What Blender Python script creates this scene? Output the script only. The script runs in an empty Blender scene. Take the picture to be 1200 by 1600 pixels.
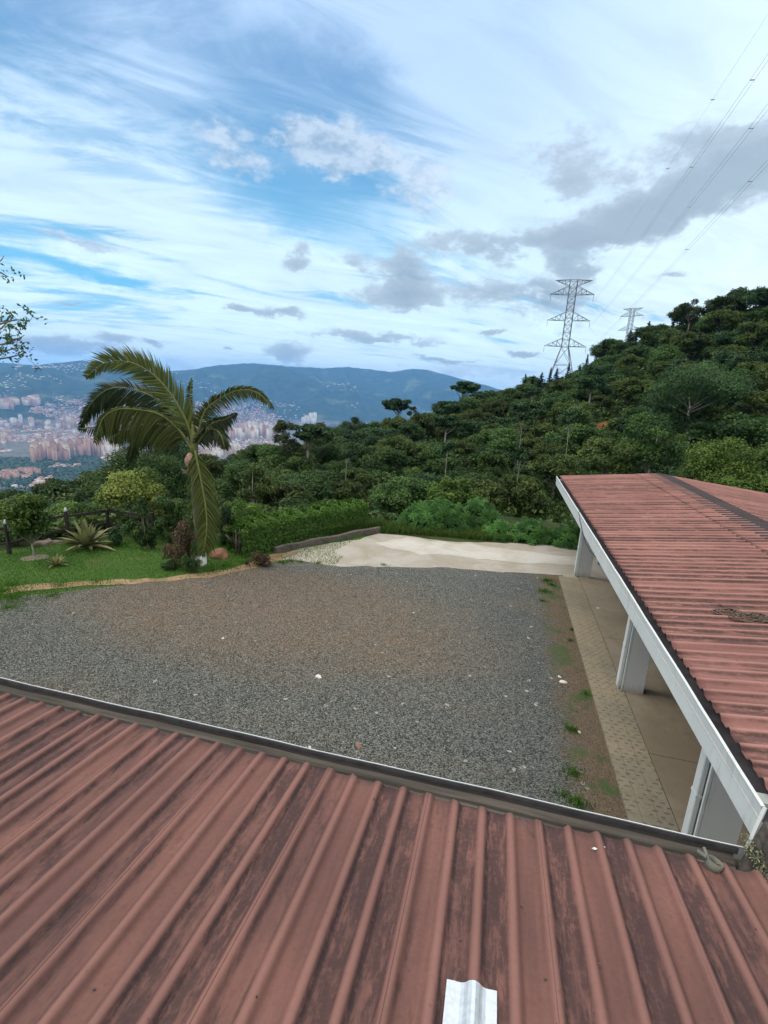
import bpy, math, random
import numpy as np
from mathutils import Vector, Matrix
random.seed(7); rng = np.random.default_rng(11)
R_ = math.radians
sc = bpy.context.scene
COL = sc.collection

# ------------------------------------------------------------------ camera
FPX, TH, RO, AZ = 768.54, 0.24335, 0.057019, 0.225253
CZ = 5.83
def _axes():
    F = np.array([0, math.cos(TH), -math.sin(TH)]); U0 = np.array([0, math.sin(TH), math.cos(TH)]); R0 = np.array([1., 0, 0])
    R = R0*math.cos(RO)+U0*math.sin(RO); U = -R0*math.sin(RO)+U0*math.cos(RO)
    q = np.array([math.cos(AZ), -math.sin(AZ), 0]); g = np.array([math.sin(AZ), math.cos(AZ), 0])
    w = lambda v: np.array([v@q, v@g, v[2]])
    return w(F), w(R), w(U)
CF, CR, CU = _axes()
cam = bpy.data.cameras.new('camera'); co = bpy.data.objects.new('camera', cam); COL.objects.link(co)
cam.sensor_fit = 'HORIZONTAL'; cam.sensor_width = 36; cam.lens = FPX/1200*36
cam.clip_start = 0.05; cam.clip_end = 60000
co.matrix_world = Matrix(((CR[0], CU[0], -CF[0], 0), (CR[1], CU[1], -CF[1], 0), (CR[2], CU[2], -CF[2], CZ), (0, 0, 0, 1)))
sc.camera = co
def ray(x, y): return CF + CR*(x-600)/FPX + CU*(800-y)/FPX      # survey helper: photo direction -> world direction
def G(x, y, z=0.0):
    d = ray(x, y); return d*((z-CZ)/d[2]) + np.array([0, 0, CZ])
def atY(x, y, Y):
    d = ray(x, y); return d*(Y/d[1]) + np.array([0, 0, CZ])
def ang(x, y):
    d = ray(x, y); return math.degrees(math.atan2(d[0], d[1])), math.degrees(math.atan2(d[2], math.hypot(d[0], d[1])))

# ------------------------------------------------------------------ node helpers
class NT:
    def __init__(s, tree): s.t = tree
    def n(s, typ, **kw):
        nd = s.t.nodes.new(typ)
        for k, v in kw.items():
            if k.startswith('i_'): nd.inputs[int(k[2:]) if k[2:].isdigit() else k[2:].replace('_', ' ')].default_value = v
            else: setattr(nd, k, v)
        return nd
    def l(s, a, b): s.t.links.new(a, b)
    def val(s, sock, v):
        if isinstance(v, bpy.types.NodeSocket): s.l(v, sock)
        else: sock.default_value = v
    def m(s, op, a, b=0.0, c=0.0, clamp=False):
        nd = s.t.nodes.new('ShaderNodeMath'); nd.operation = op; nd.use_clamp = clamp
        s.val(nd.inputs[0], a); s.val(nd.inputs[1], b); s.val(nd.inputs[2], c)
        return nd.outputs[0]
    def mix(s, f, a, b, mode='MIX'):
        nd = s.t.nodes.new('ShaderNodeMix'); nd.data_type = 'RGBA'; nd.blend_type = mode
        s.val(nd.inputs[0], f)
        for k, v in ((6, a), (7, b)):
            if isinstance(v, bpy.types.NodeSocket): s.l(v, nd.inputs[k])
            else: nd.inputs[k].default_value = (*v, 1)
        return nd.outputs[2]
    def ss(s, x, lo, hi, a=0.0, b=1.0):
        nd = s.t.nodes.new('ShaderNodeMapRange'); nd.interpolation_type = 'SMOOTHSTEP'
        s.val(nd.inputs[0], x); nd.inputs[1].default_value = lo; nd.inputs[2].default_value = hi
        nd.inputs[3].default_value = a; nd.inputs[4].default_value = b
        return nd.outputs[0]
    def noise(s, vec, scale, detail=4, rough=.55, scl=(1, 1, 1), dist=0.0):
        mp = s.n('ShaderNodeMapping'); mp.inputs['Scale'].default_value = scl; s.l(vec, mp.inputs[0])
        nd = s.n('ShaderNodeTexNoise'); s.l(mp.outputs[0], nd.inputs['Vector'])
        nd.inputs['Scale'].default_value = scale; nd.inputs['Detail'].default_value = detail
        nd.inputs['Roughness'].default_value = rough; nd.inputs['Distortion'].default_value = dist
        return nd.outputs[0]
    def sep(s, vec):
        nd = s.n('ShaderNodeSeparateXYZ'); s.l(vec, nd.inputs[0]); return nd.outputs

def newmat(name):
    m = bpy.data.materials.new(name); m.use_nodes = True
    t = NT(m.node_tree); b = m.node_tree.nodes['Principled BSDF']
    b.inputs['Specular IOR Level'].default_value = 0.3
    return m, t, b
def bump(t, b, h, strength=.5, dist=.01):
    nd = t.n('ShaderNodeBump'); nd.inputs['Strength'].default_value = strength; nd.inputs['Distance'].default_value = dist
    t.l(h, nd.inputs['Height']); t.l(nd.outputs[0], b.inputs['Normal'])
def simple(name, c, rough=.7, var=.25, scale=8, metal=0, scl=(1, 1, 1), bmp=.2, bd=.004):
    m, t, b = newmat(name)
    g = t.n('ShaderNodeNewGeometry').outputs['Position']
    n1 = t.noise(g, scale, 5, .6, scl); n2 = t.noise(g, scale*.17, 3, .5, scl)
    f = t.m('ADD', t.m('MULTIPLY', n1, .6), t.m('MULTIPLY', n2, .4))
    f = t.ss(f, .3, .7)
    col = t.mix(f, tuple(x*(1-var) for x in c), tuple(min(1, x*(1+var)) for x in c))
    t.l(col, b.inputs['Base Color']); b.inputs['Roughness'].default_value = rough; b.inputs['Metallic'].default_value = metal
    if bmp: bump(t, b, n1, bmp, bd)
    return m

def foliage(name, dark, light, trans=.3, hue=.10, rough=.55):
    m = bpy.data.materials.new(name); m.use_nodes = True; t = NT(m.node_tree)
    for nd in list(m.node_tree.nodes): m.node_tree.nodes.remove(nd)
    tone = t.n('ShaderNodeAttribute', attribute_name='tone').outputs['Fac']
    oi = t.n('ShaderNodeObjectInfo').outputs['Random']
    col = t.mix(tone, dark, light)
    warm = t.mix(t.m('MULTIPLY', t.ss(oi, .45, 1.0), hue*4), col, (light[0]*1.25, light[1]*1.05, light[2]*.9))
    k = t.m('ADD', .72, t.m('MULTIPLY', t.m('FRACT', t.m('MULTIPLY', oi, 7.3)), .55))
    hs = t.n('ShaderNodeHueSaturation'); t.l(warm, hs.inputs['Color']); t.l(k, hs.inputs['Value'])
    b = t.n('ShaderNodeBsdfPrincipled'); t.l(hs.outputs[0], b.inputs['Base Color']); b.inputs['Roughness'].default_value = rough
    b.inputs['Specular IOR Level'].default_value = .25
    tr = t.n('ShaderNodeBsdfTranslucent'); t.l(hs.outputs[0], tr.inputs['Color'])
    mx = t.n('ShaderNodeMixShader'); mx.inputs[0].default_value = trans
    t.l(b.outputs[0], mx.inputs[1]); t.l(tr.outputs[0], mx.inputs[2])
    o = t.n('ShaderNodeOutputMaterial'); t.l(mx.outputs[0], o.inputs[0])
    return m

# ------------------------------------------------------------------ object helpers
def tag(o, label=None, cat=None, group=None, kind=None):
    if label: o['label'] = label
    if cat: o['category'] = cat
    if group: o['group'] = group
    if kind: o['kind'] = kind
    return o
def empty(name, loc, label, cat, group=None, rz=0):
    o = bpy.data.objects.new(name, None); COL.objects.link(o); o.location = loc; o.rotation_euler = (0, 0, rz)
    o.empty_display_size = .2
    return tag(o, label, cat, group)
def mesh_np(name, V, Fq, mat, parent=None, tone=None, smooth=False, colors=None):
    """V (n,3), Fq list/array of equal-sized faces (m,k)"""
    me = bpy.data.meshes.new(name); V = np.asarray(V, dtype=np.float32); Fq = np.asarray(Fq, dtype=np.int32)
    m, k = Fq.shape
    me.vertices.add(len(V)); me.vertices.foreach_set('co', V.ravel())
    me.loops.add(m*k); me.loops.foreach_set('vertex_index', Fq.ravel())
    me.polygons.add(m); me.polygons.foreach_set('loop_start', np.arange(0, m*k, k, dtype=np.int32))
    me.update(calc_edges=True)
    if tone is not None:
        a = me.attributes.new('tone', 'FLOAT', 'FACE'); a.data.foreach_set('value', np.asarray(tone, dtype=np.float32))
    if colors is not None:
        a = me.attributes.new('tint', 'FLOAT_COLOR', 'FACE')
        c = np.ones((m, 4), dtype=np.float32); c[:, :3] = colors; a.data.foreach_set('color', c.ravel())
    if smooth: me.polygons.foreach_set('use_smooth', np.ones(m, dtype=bool))
    me.materials.append(mat)
    o = bpy.data.objects.new(name, me); COL.objects.link(o)
    if parent is not None: o.parent = parent
    return o
class MB:
    def __init__(s): s.v = []; s.f = []; s.sm = []
    def poly(s, pts, faces, smooth=False):
        n = len(s.v); s.v += [tuple(p) for p in pts]; s.f += [tuple(i+n for i in f) for f in faces]; s.sm += [smooth]*len(faces)
    def box(s, a, b, bev=0):
        x0, y0, z0 = a; x1, y1, z1 = b
        if not bev:
            s.poly([(x0, y0, z0), (x1, y0, z0), (x1, y1, z0), (x0, y1, z0), (x0, y0, z1), (x1, y0, z1), (x1, y1, z1), (x0, y1, z1)],
                   [(3, 2, 1, 0), (4, 5, 6, 7), (0, 1, 5, 4), (1, 2, 6, 5), (2, 3, 7, 6), (3, 0, 4, 7)]); return
        e = bev
        ring = lambda z, i: [(x0+i, y0+i+e, z), (x0+i+e, y0+i, z), (x1-i-e, y0+i, z), (x1-i, y0+i+e, z), (x1-i, y1-i-e, z), (x1-i-e, y1-i, z), (x0+i+e, y1-i, z), (x0+i, y1-i-e, z)]
        p = ring(z0, 0)+ring(z1-e, 0)+ring(z1, e*.8)
        f = [tuple(range(7, -1, -1)), tuple(range(16, 24))]
        for k in (0, 8):
            for i in range(8): f.append((k+i, k+(i+1) % 8, k+8+(i+1) % 8, k+8+i))
        s.poly(p, f)
    def bar(s, p, q, w, h=None, up=(0, 0, 1)):
        h = h or w; p = Vector(p); q = Vector(q); d = (q-p).normalized(); u = Vector(up)
        if abs(d.dot(u)) > .98: u = Vector((0, 1, 0))
        a = d.cross(u).normalized()*w/2; b = a.cross(d).normalized()*h/2
        s.poly([p-a-b, p+a-b, p+a+b, p-a+b, q-a-b, q+a-b, q+a+b, q-a+b],
               [(3, 2, 1, 0), (4, 5, 6, 7), (0, 1, 5, 4), (1, 2, 6, 5), (2, 3, 7, 6), (3, 0, 4, 7)])
    def tube(s, pts, rad, n=6, cap=True):
        pts = [Vector(p) for p in pts]; m = len(pts)
        rad = rad if isinstance(rad, (list, tuple)) else [rad]*m
        base = len(s.v); prev = None
        for i, p in enumerate(pts):
            d = (pts[min(i+1, m-1)]-pts[max(i-1, 0)]).normalized()
            if prev is None:
                u = Vector((0, 0, 1)) if abs(d.z) < .9 else Vector((1, 0, 0)); a = d.cross(u).normalized()
            else:
                a = (prev-d*prev.dot(d)).normalized()
            prev = a; b = d.cross(a)
            for k in range(n):
                t = 2*math.pi*k/n; s.v.append(tuple(p+(a*math.cos(t)+b*math.sin(t))*rad[i]))
        for i in range(m-1):
            for k in range(n):
                s.f.append((base+i*n+k, base+i*n+(k+1) % n, base+(i+1)*n+(k+1) % n, base+(i+1)*n+k)); s.sm.append(True)
        if cap:
            s.f.append(tuple(base+k for k in range(n-1, -1, -1))); s.f.append(tuple(base+(m-1)*n+k for k in range(n))); s.sm += [False, False]
    def build(s, name, mat, parent=None, loc=None):
        me = bpy.data.meshes.new(name); me.from_pydata(s.v, [], s.f); me.materials.append(mat)
        me.polygons.foreach_set('use_smooth', s.sm); me.update()
        o = bpy.data.objects.new(name, me); COL.objects.link(o)
        if parent is not None: o.parent = parent
        if loc is not None: o.location = loc
        return o
def copy_thing(root, loc, rz=0, scale=1.0, label=None, group=None, cat=None):
    c = root.copy(); COL.objects.link(c); c.location = loc; c.rotation_euler = (0, 0, rz)
    c.scale = (scale,)*3 if not isinstance(scale, tuple) else scale
    for ch in root.children:
        d = ch.copy(); COL.objects.link(d); d.parent = c
    return tag(c, label, cat, group)

# leaf cards: each a folded diamond; arrays
def leaves(P, N, L, W, rnd=.5):
    n = len(P); N = N/np.linalg.norm(N, axis=1, keepdims=True)
    a = rng.normal(size=(n, 3)); a -= (a*N).sum(1, keepdims=True)*N; a /= np.linalg.norm(a, axis=1, keepdims=True)+1e-9
    b = np.cross(N, a); L = np.broadcast_to(L, (n,))[:, None]*rng.uniform(.7, 1.3, (n, 1)); W = np.broadcast_to(W, (n,))[:, None]*rng.uniform(.7, 1.3, (n, 1))
    fold = N*W*.35
    V = np.stack([P-a*L*.5, P+b*W*.5+fold, P+a*L*.5-N*L*.12, P-b*W*.5+fold], 1).reshape(-1, 3)
    F = np.arange(4*n).reshape(n, 4)
    return V, F
def tri_split(F): return np.concatenate([F[:, [0, 1, 2]], F[:, [0, 2, 3]]])

# ------------------------------------------------------------------ terrain
SIL = [(-150, 700), (0, 752), (60, 745), (130, 742), (190, 725), (240, 706), (330, 700), (400, 700), (470, 690), (520, 674), (560, 664), (600, 654), (700, 632), (760, 611), (820, 594),
       (870, 578), (940, 552), (1000, 526), (1060, 500), (1130, 474), (1200, 458), (1330, 410)]
RD = [(-150, 60), (0, 62), (190, 62), (300, 64), (400, 72), (520, 100), (600, 122), (760, 140), (870, 165), (1000, 165), (1200, 150), (1330, 140)]
_a = [ang(*p) for p in SIL]
SA = np.array([x[0] for x in _a]); SE = np.array([x[1] for x in _a])
RA = np.array([ang(p[0], 620)[0] for p in RD]); RR = np.array([p[1] for p in RD], float)
MT = [(-500, 575), (-200, 560), (0, 567), (60, 570), (130, 563), (170, 570), (230, 580), (290, 578), (340, 570), (400, 567), (450, 572), (500, 575), (545, 573), (580, 577), (610, 581), (645, 576), (665, 577),
      (700, 586), (765, 603), (820, 620), (950, 640), (1400, 660)]
_m = [ang(*p) for p in MT]; MA = np.array([x[0] for x in _m]); ME = np.array([x[1] for x in _m])
AC = ang(600, 620)[0]
def sstep(x, a, b):
    t = np.clip((x-a)/(b-a), 0, 1); return t*t*(3-2*t)
_perm = rng.permutation(512); _perm = np.concatenate([_perm, _perm])
def vnoise(x, y):
    xi = np.floor(x).astype(int); yi = np.floor(y).astype(int); xf = x-xi; yf = y-yi
    u = xf*xf*(3-2*xf); v = yf*yf*(3-2*yf)
    h = lambda a, b: _perm[(_perm[a & 511]+b) & 511]/511.0
    return (h(xi, yi)*(1-u)+h(xi+1, yi)*u)*(1-v)+(h(xi, yi+1)*(1-u)+h(xi+1, yi+1)*u)*v
def fbm(x, y, o=4, ridged=False):
    s = 0; a = .5; tot = 0
    for i in range(o):
        n = vnoise(x*2**i+i*17.3, y*2**i+i*9.1)
        if ridged: n = 1-abs(2*n-1)
        s = s+a*n; tot += a; a *= .5
    return s/tot
FLOOR = -640.0
def height(X, Y):
    X = np.asarray(X, float); Y = np.asarray(Y, float)
    r = np.hypot(X, Y)+1e-6; a = np.degrees(np.arctan2(X, Y))
    r0 = 20.5+3.5*sstep(a, -8, 2)
    Rr = np.interp(a, RA, RR); el = np.interp(a, SA, SE)
    behind = sstep(abs(a-AC), 60, 100)
    rt = sstep(a, 4, 22)
    th = 3.4+1.6*sstep(a, AC-12, AC+4)-1.2*sstep(a, AC+14, AC+24)
    zR = CZ+Rr*np.tan(np.radians(el))-th
    rb = r0+16
    zb = np.minimum(-5.5, zR+2)*(1-sstep(a, AC-10, AC+5))+(-6.5)*sstep(a, AC-10, AC+5)
    z1 = zb*sstep(r, r0, rb)
    u = np.clip((r-rb)/(Rr-rb), 0, 1)
    z2 = zb+(zR-zb)*(u*.75+.25*u*u)
    z = np.where(r < rb, z1, z2)
    z = z+(fbm(X/14, Y/14, 3)-.5)*3.0*sstep(r, r0+3, r0+20)*sstep(Rr*1.0-r, 0, 20)
    # beyond the near ridge
    sl = -.5*(1-sstep(a, AC+12, AC+22))+.07*sstep(a, AC+12, AC+22)
    q = r-Rr
    zq = zR+sl*np.minimum(q, 320)-.5*np.maximum(q-320, 0)
    zf = FLOOR+(fbm(X/900, Y/900, 3)-.5)*40
    zq = np.maximum(zq, zf)
    z = np.where(r > Rr, zq, z)
    # far range
    Rm = 12500+1500*sstep(a, AC-25, AC+5)
    foot = 7200+1600*sstep(a, AC-30, AC-5)
    zm = CZ+Rm*np.tan(np.radians(np.interp(a, MA, ME)))
    v = np.clip((r-foot)/(Rm-foot), 0, 1)
    rel = fbm(a*.14+3+r/26000, r/5200, 4, True)-.5
    rel2 = fbm(X/1500+5, Y/1500, 5, True)-.5
    prof = v**1.25
    mz = FLOOR+(zm-FLOOR)*prof+(rel*700+rel2*480)*np.sin(np.pi*np.clip(v, 0, 1))**.8*(1-.25*v)
    # keep under sight line of the crest
    lim = CZ+r*np.tan(np.radians(np.interp(a, MA, ME)-.12))
    mz = np.where(v < 1, np.minimum(mz, lim), zm-(r-Rm)*.12)
    mz = mz+(fbm(X/260, Y/260, 3)-.5)*26*sstep(v, 0, .1)
    z = np.where(r > foot, np.maximum(mz, zf), z)
    flat = np.where(r < 32, 0.0, -(r-32)*.12)
    flat = np.maximum(flat, -640)
    z = z*(1-behind)+flat*behind
    return z
def H1(x, y): return float(height(np.array([x]), np.array([y]))[0])
def hit(px, py, r0=24, r1=14000):
    d = ray(px, py); h = math.hypot(d[0], d[1]); rs = np.geomspace(r0, r1, 900)
    X = d[0]/h*rs; Y = d[1]/h*rs; zr = CZ+d[2]/h*rs; Z = height(X, Y)
    i = np.argmax(zr < Z)
    return np.array([X[i], Y[i], Z[i]])

aF = np.concatenate([np.arange(-180, -60, 4), np.arange(-60, 60, .16), np.arange(60, 180, 4)])+AC
rF = np.concatenate([[0.01, 8, 16], np.arange(19, 60, 1.0), np.geomspace(60, 400, 70), np.geomspace(410, 7000, 70), np.linspace(7100, 15800, 120)])
RG, AG = np.meshgrid(rF, np.radians(aF), indexing='ij')
XG = RG*np.sin(AG); YG = RG*np.cos(AG); ZG = height(XG, YG)
nr, na = RG.shape; idx = np.arange(nr*na).reshape(nr, na)
i2 = np.roll(idx, -1, axis=1)
FG = np.stack([idx[:-1], idx[1:], i2[1:], i2[:-1]], -1).reshape(-1, 4)[:, ::-1]
def mat_terrain():
    m, t, b = newmat('terrain_ground')
    g = t.n('ShaderNodeNewGeometry').outputs['Position']
    px = t.sep(g); ln = t.n('ShaderNodeVectorMath', operation='LENGTH'); t.l(g, ln.inputs[0]); r = ln.outputs['Value']
    n = t.noise(g, .35, 6, .65); n2 = t.noise(g, .06, 4)
    near = t.mix(t.ss(n, .35, .7), (.012, .022, .008), (.04, .06, .018))
    near = t.mix(t.ss(n2, .62, .72), near, (.09, .06, .03))
    # far country: woods, pasture, scattered roofs
    f1 = t.noise(g, .0016, 6, .6); f2 = t.noise(g, .008, 5, .7); f3 = t.noise(g, .03, 3, .6)
    far = t.mix(t.ss(f2, .35, .65), (.012, .028, .012), (.035, .06, .022))
    far = t.mix(t.ss(f1, .56, .66), far, (.09, .125, .045))
    far = t.mix(t.ss(f3, .58, .8), far, (.02, .035, .018))
    # settled valley floor between the buildings
    urb = t.m('MULTIPLY', t.m('MULTIPLY', t.ss(px[2], -560, -600), t.ss(f1, .38, .46)), t.ss(r, 3800, 4150))
    far = t.mix(t.m('MULTIPLY', urb, .8), far, t.mix(t.ss(f3, .4, .6), (.20, .17, .15), (.11, .12, .10)))
    col = t.mix(t.ss(r, 300, 1200), near, far)
    # raw soil of the landslips on the hillside
    for (c, rad) in SLIPS:
        dv = t.n('ShaderNodeVectorMath', operation='DISTANCE'); t.l(g, dv.inputs[0]); dv.inputs[1].default_value = tuple(c)
        d = t.m('ADD', dv.outputs['Value'], t.m('MULTIPLY', t.m('SUBTRACT', n, .5), rad*1.6))
        col = t.mix(t.ss(d, rad, rad*.6), col, t.mix(n, (.20, .085, .035), (.13, .07, .035)))
    t.l(col, b.inputs['Base Color']); b.inputs['Roughness'].default_value = .95; b.inputs['Specular IOR Level'].default_value = .1
    bf = t.n('ShaderNodeBump'); bf.inputs['Strength'].default_value = .9; bf.inputs['Distance'].default_value = 30
    t.l(t.m('MULTIPLY', t.m('ADD', f2, t.m('MULTIPLY', f3, .35)), t.ss(r, 600, 2500)), bf.inputs['Height'])
    t.l(bf.outputs[0], b.inputs['Normal'])
    return m
SLIPS = [(hit(942, 668), 3.6), (hit(932, 700), 3.0), (hit(585, 785), 3.0), (hit(352, 785), 3.2)]
tag(mesh_np('hillside_terrain', np.stack([XG, YG, ZG], -1).reshape(-1, 3), FG, mat_terrain(), smooth=True), 'green hillside and valley ground rising to a far mountain range', 'terrain', kind='structure')

# ------------------------------------------------------------------ yard surfaces
def sheet(name, pts, z, mat, label, cat, step=.0):
    mb = MB(); mb.poly([(p[0], p[1], z) for p in pts], [tuple(range(len(pts)))]); o = mb.build(name, mat)
    if o.data.polygons[0].normal.z < 0: o.data.flip_normals()
    return tag(o, label, cat, kind='structure')
def wig(pts, amp, step=.35):
    out = []
    for i, p in enumerate(pts):
        q = pts[(i+1) % len(pts)]; d = math.hypot(q[0]-p[0], q[1]-p[1]); n = max(1, int(d/step))
        for k in range(n):
            t = k/n; x = p[0]+(q[0]-p[0])*t; y = p[1]+(q[1]-p[1])*t
            out.append((x+(vnoise(np.array([x*2.1]), np.array([y*2.1]))[0]-.5)*amp*2, y+(vnoise(np.array([x*2.1+40]), np.array([y*2.1]))[0]-.5)*amp*2))
    return out
def mat_grass():
    m, t, b = newmat('lawn_grass')
    g = t.n('ShaderNodeNewGeometry').outputs['Position']
    n = t.noise(g, 9, 6, .75); n2 = t.noise(g, .9, 4, .6); n3 = t.noise(g, 60, 3, .7)
    c = t.mix(t.ss(n, .3, .7), (.028, .078, .008), (.075, .180, .018))
    c = t.mix(t.ss(n2, .5, .75), c, (.085, .14, .03)); c = t.mix(t.ss(n3, .35, .75), c, (.03, .06, .012))
    c = t.mix(t.m('MULTIPLY', t.ss(t.noise(g, 1.1, 5, .65), .54, .70), .6), c, (.12, .125, .045)); c = t.mix(t.ss(t.noise(g, 2.3, 4), .64, .74), c, (.13, .10, .05))
    t.l(c, b.inputs['Base Color']); b.inputs['Roughness'].default_value = .9
    bump(t, b, t.m('ADD', n3, n), 1, .03); return m
def mat_gravel():
    m, t, b = newmat('gravel')
    g = t.n('ShaderNodeNewGeometry').outputs['Position']; px = t.sep(g)
    v = t.n('ShaderNodeTexVoronoi'); v.inputs['Scale'].default_value = 52; t.l(g, v.inputs['Vector'])
    v2 = t.n('ShaderNodeTexVoronoi'); v2.inputs['Scale'].default_value = 17; t.l(g, v2.inputs['Vector'])
    cs = t.sep(v.outputs['Color']); cs2 = t.sep(v2.outputs['Color'])
    c = t.mix(t.ss(cs[0], .1, .95), (.020, .023, .020), (.148, .155, .142))
    c = t.mix(t.ss(cs[1], .95, .985), c, (.26, .26, .24))
    c = t.mix(t.m('MULTIPLY', t.ss(t.m('ADD', px[0], t.m('MULTIPLY', t.noise(g, .25, 4), 5)), 0.5, 4.5), .55), c, t.mix(cs[0], (.011, .014, .016), (.120, .132, .130)))
    c = t.mix(t.ss(cs2[0], .996, .999), c, (.34, .32, .29))
    n = t.noise(g, .35, 5, .6, (.6, 1.6, 1)); n2 = t.noise(g, 1.8, 6, .7, (.6, 1.4, 1))
    # worn earthy wheel area, left of centre
    dx = t.m('DIVIDE', t.m('ADD', px[0], 5.6), 5.2); dy = t.m('DIVIDE', t.m('SUBTRACT', px[1], 11.2), 2.6)
    e = t.m('ADD', t.m('MULTIPLY', dx, dx), t.m('MULTIPLY', dy, dy))
    w = t.m('MULTIPLY', t.ss(t.m('ADD', e, t.m('MULTIPLY', t.m('SUBTRACT', n, .5), 2.2)), 1.9, .2), t.ss(n2, .25, .60, .35, 1))
    c = t.mix(t.m('MULTIPLY', w, .75), c, t.mix(cs[0], (.055, .040, .027), (.215, .160, .110)))
    c = t.mix(t.m('MULTIPLY', t.ss(n, .5, .75), .45), c, t.mix(cs[0], (.075, .06, .042), (.17, .14, .10)))
    # earth band along the paving
    ed = t.m('ADD', px[0], t.m('MULTIPLY', t.m('SUBTRACT', n2, .5), 1.4))
    k = t.ss(ed, 1.35, 2.05)
    soil = t.mix(cs[1], (.06, .042, .025), (.15, .11, .07))
    c = t.mix(t.m('MULTIPLY', k, .85), c, soil)
    gr = t.m('MULTIPLY', t.m('MULTIPLY', k, t.ss(t.noise(g, 1.3, 4), .52, .62)), .8)
    c = t.mix(gr, c, (.04, .075, .02))
    t.l(c, b.inputs['Base Color']); b.inputs['Roughness'].default_value = .9
    h = t.m('ADD', t.m('MULTIPLY', v.outputs['Distance'], -1), t.m('MULTIPLY', t.m('MULTIPLY', cs[0], .8), t.m('SUBTRACT', 1, k)))
    bump(t, b, h, .7, .012); return m
def mat_conc(name, base, warm, sc_=1.0, spots=.3):
    m, t, b = newmat(name)
    g = t.n('ShaderNodeNewGeometry').outputs['Position']
    n = t.noise(g, .5*sc_, 6, .6, dist=.6); n2 = t.noise(g, 6*sc_, 6, .7); n3 = t.noise(g, 55, 3, .7)
    c = t.mix(t.ss(n, .35, .65), base, warm)
    c = t.mix(t.m('MULTIPLY', t.ss(n2, .5, .75), .4), c, tuple(x*.6 for x in warm))
    c = t.mix(t.m('MULTIPLY', t.ss(n3, .55, .8), spots), c, tuple(x*.45 for x in warm))
    t.l(c, b.inputs['Base Color']); b.inputs['Roughness'].default_value = .85
    bump(t, b, t.m('ADD', n2, t.m('MULTIPLY', n3, .4)), .4, .01); return m
def mat_paver():
    m, t, b = newmat('paver_concrete')
    g = t.n('ShaderNodeNewGeometry').outputs['Position']; px = t.sep(g)
    n = t.noise(g, .6, 5, .6); n2 = t.noise(g, 7, 5, .7); n3 = t.noise(g, 60, 3)
    c = t.mix(t.ss(n, .35, .65), (.24, .205, .145), (.18, .165, .125))
    c = t.mix(t.ss(t.m('ADD', px[1], t.m('MULTIPLY', n, 3)), 9, 6), c, (.135, .13, .105))
    c = t.mix(t.m('MULTIPLY', t.ss(n2, .45, .8), .35), c, (.10, .08, .055))
    # two rows of short slots in each block
    row = t.m('DIVIDE', px[1], .098); ri = t.m('FLOOR', row); fy = t.m('SUBTRACT', t.m('FRACT', row), .5)
    colx = t.m('ADD', t.m('DIVIDE', px[0], .155), t.m('MULTIPLY', t.m('MODULO', ri, 2), .5)); fx = t.m('SUBTRACT', t.m('FRACT', colx), .5)
    jit = t.m('MULTIPLY', t.m('SUBTRACT', t.noise(g, 11, 2), .5), .5)
    e = t.m('ADD', t.m('POWER', t.m('DIVIDE', t.m('ABSOLUTE', t.m('ADD', fx, jit)), .27), 2), t.m('POWER', t.m('DIVIDE', t.m('ABSOLUTE', t.m('ADD', fy, t.m('MULTIPLY', jit, .5))), .16), 2))
    s = t.m('MULTIPLY', t.ss(e, 1.25, .6), t.ss(t.noise(g, 4, 3), .36, .5))
    c = t.mix(t.m('MULTIPLY', s, .5), c, (.045, .038, .026))
    jy = t.ss(t.m('ABSOLUTE', t.m('SUBTRACT', t.m('FRACT', t.m('DIVIDE', px[1], .392)), .5)), .485, .5)
    jx = t.ss(t.m('ABSOLUTE', t.m('SUBTRACT', t.m('FRACT', t.m('DIVIDE', t.m('SUBTRACT', px[0], 2.32), .235)), .5)), .47, .5)
    j = t.m('MULTIPLY', t.m('MAXIMUM', jy, jx), .4)
    c = t.mix(j, c, (.07, .06, .04))
    t.l(c, b.inputs['Base Color']); b.inputs['Roughness'].default_value = .9
    bump(t, b, t.m('SUBTRACT', t.m('ADD', n2, t.m('MULTIPLY', n3, .3)), t.m('MULTIPLY', t.m('MAXIMUM', s, j), 1.5)), .7, .012); return m

M_GRASS = mat_grass(); M_GRAVEL = mat_gravel()
lawn = [(-40, -5), (-3, -5), (-3, 19)] + [tuple(G(*p)[:2]) for p in [(560, 838), (470, 820)]] + [(-6.5, 19.5), (-11.5, 17.0), (-14.5, 14.2), (-19, 9)]
lawn = [(-22, -5), (-4, -5), (-4, 15), tuple(G(520, 862)[:2]), tuple(G(590, 828)[:2]), (-7.5, 18.4), (-12, 15.6), (-14.6, 13.4), (-17.5, 9.5), (-20, 3)]
sheet('lawn', wig(lawn, .15, .5), .004, M_GRASS, 'green mown lawn between the gravel yard and the garden fence', 'lawn')
gv = [(-21, -4), (2.55, -4), (2.55, 16.97), tuple(G(800, 895)[:2]), tuple(G(700, 888)[:2]), tuple(G(600, 885)[:2]), tuple(G(540, 886)[:2]), tuple(G(500, 880)[:2]), tuple(G(455, 876)[:2]), tuple(G(415, 881)[:2]), tuple(G(380, 889)[:2]), tuple(G(330, 899)[:2]),
      tuple(G(260, 908)[:2]), tuple(G(190, 914)[:2]), tuple(G(120, 922)[:2]), tuple(G(50, 930)[:2]), tuple(G(-80, 948)[:2]), (-21, 5)]
sheet('gravel_yard', wig(gv, .12, .3), .012, M_GRAVEL, 'dark grey gravel parking yard with brown worn patches', 'gravel yard')
M_SANDY = mat_conc('sandy_concrete', (.33, .315, .28), (.26, .235, .19), 1.6, .4)
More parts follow.
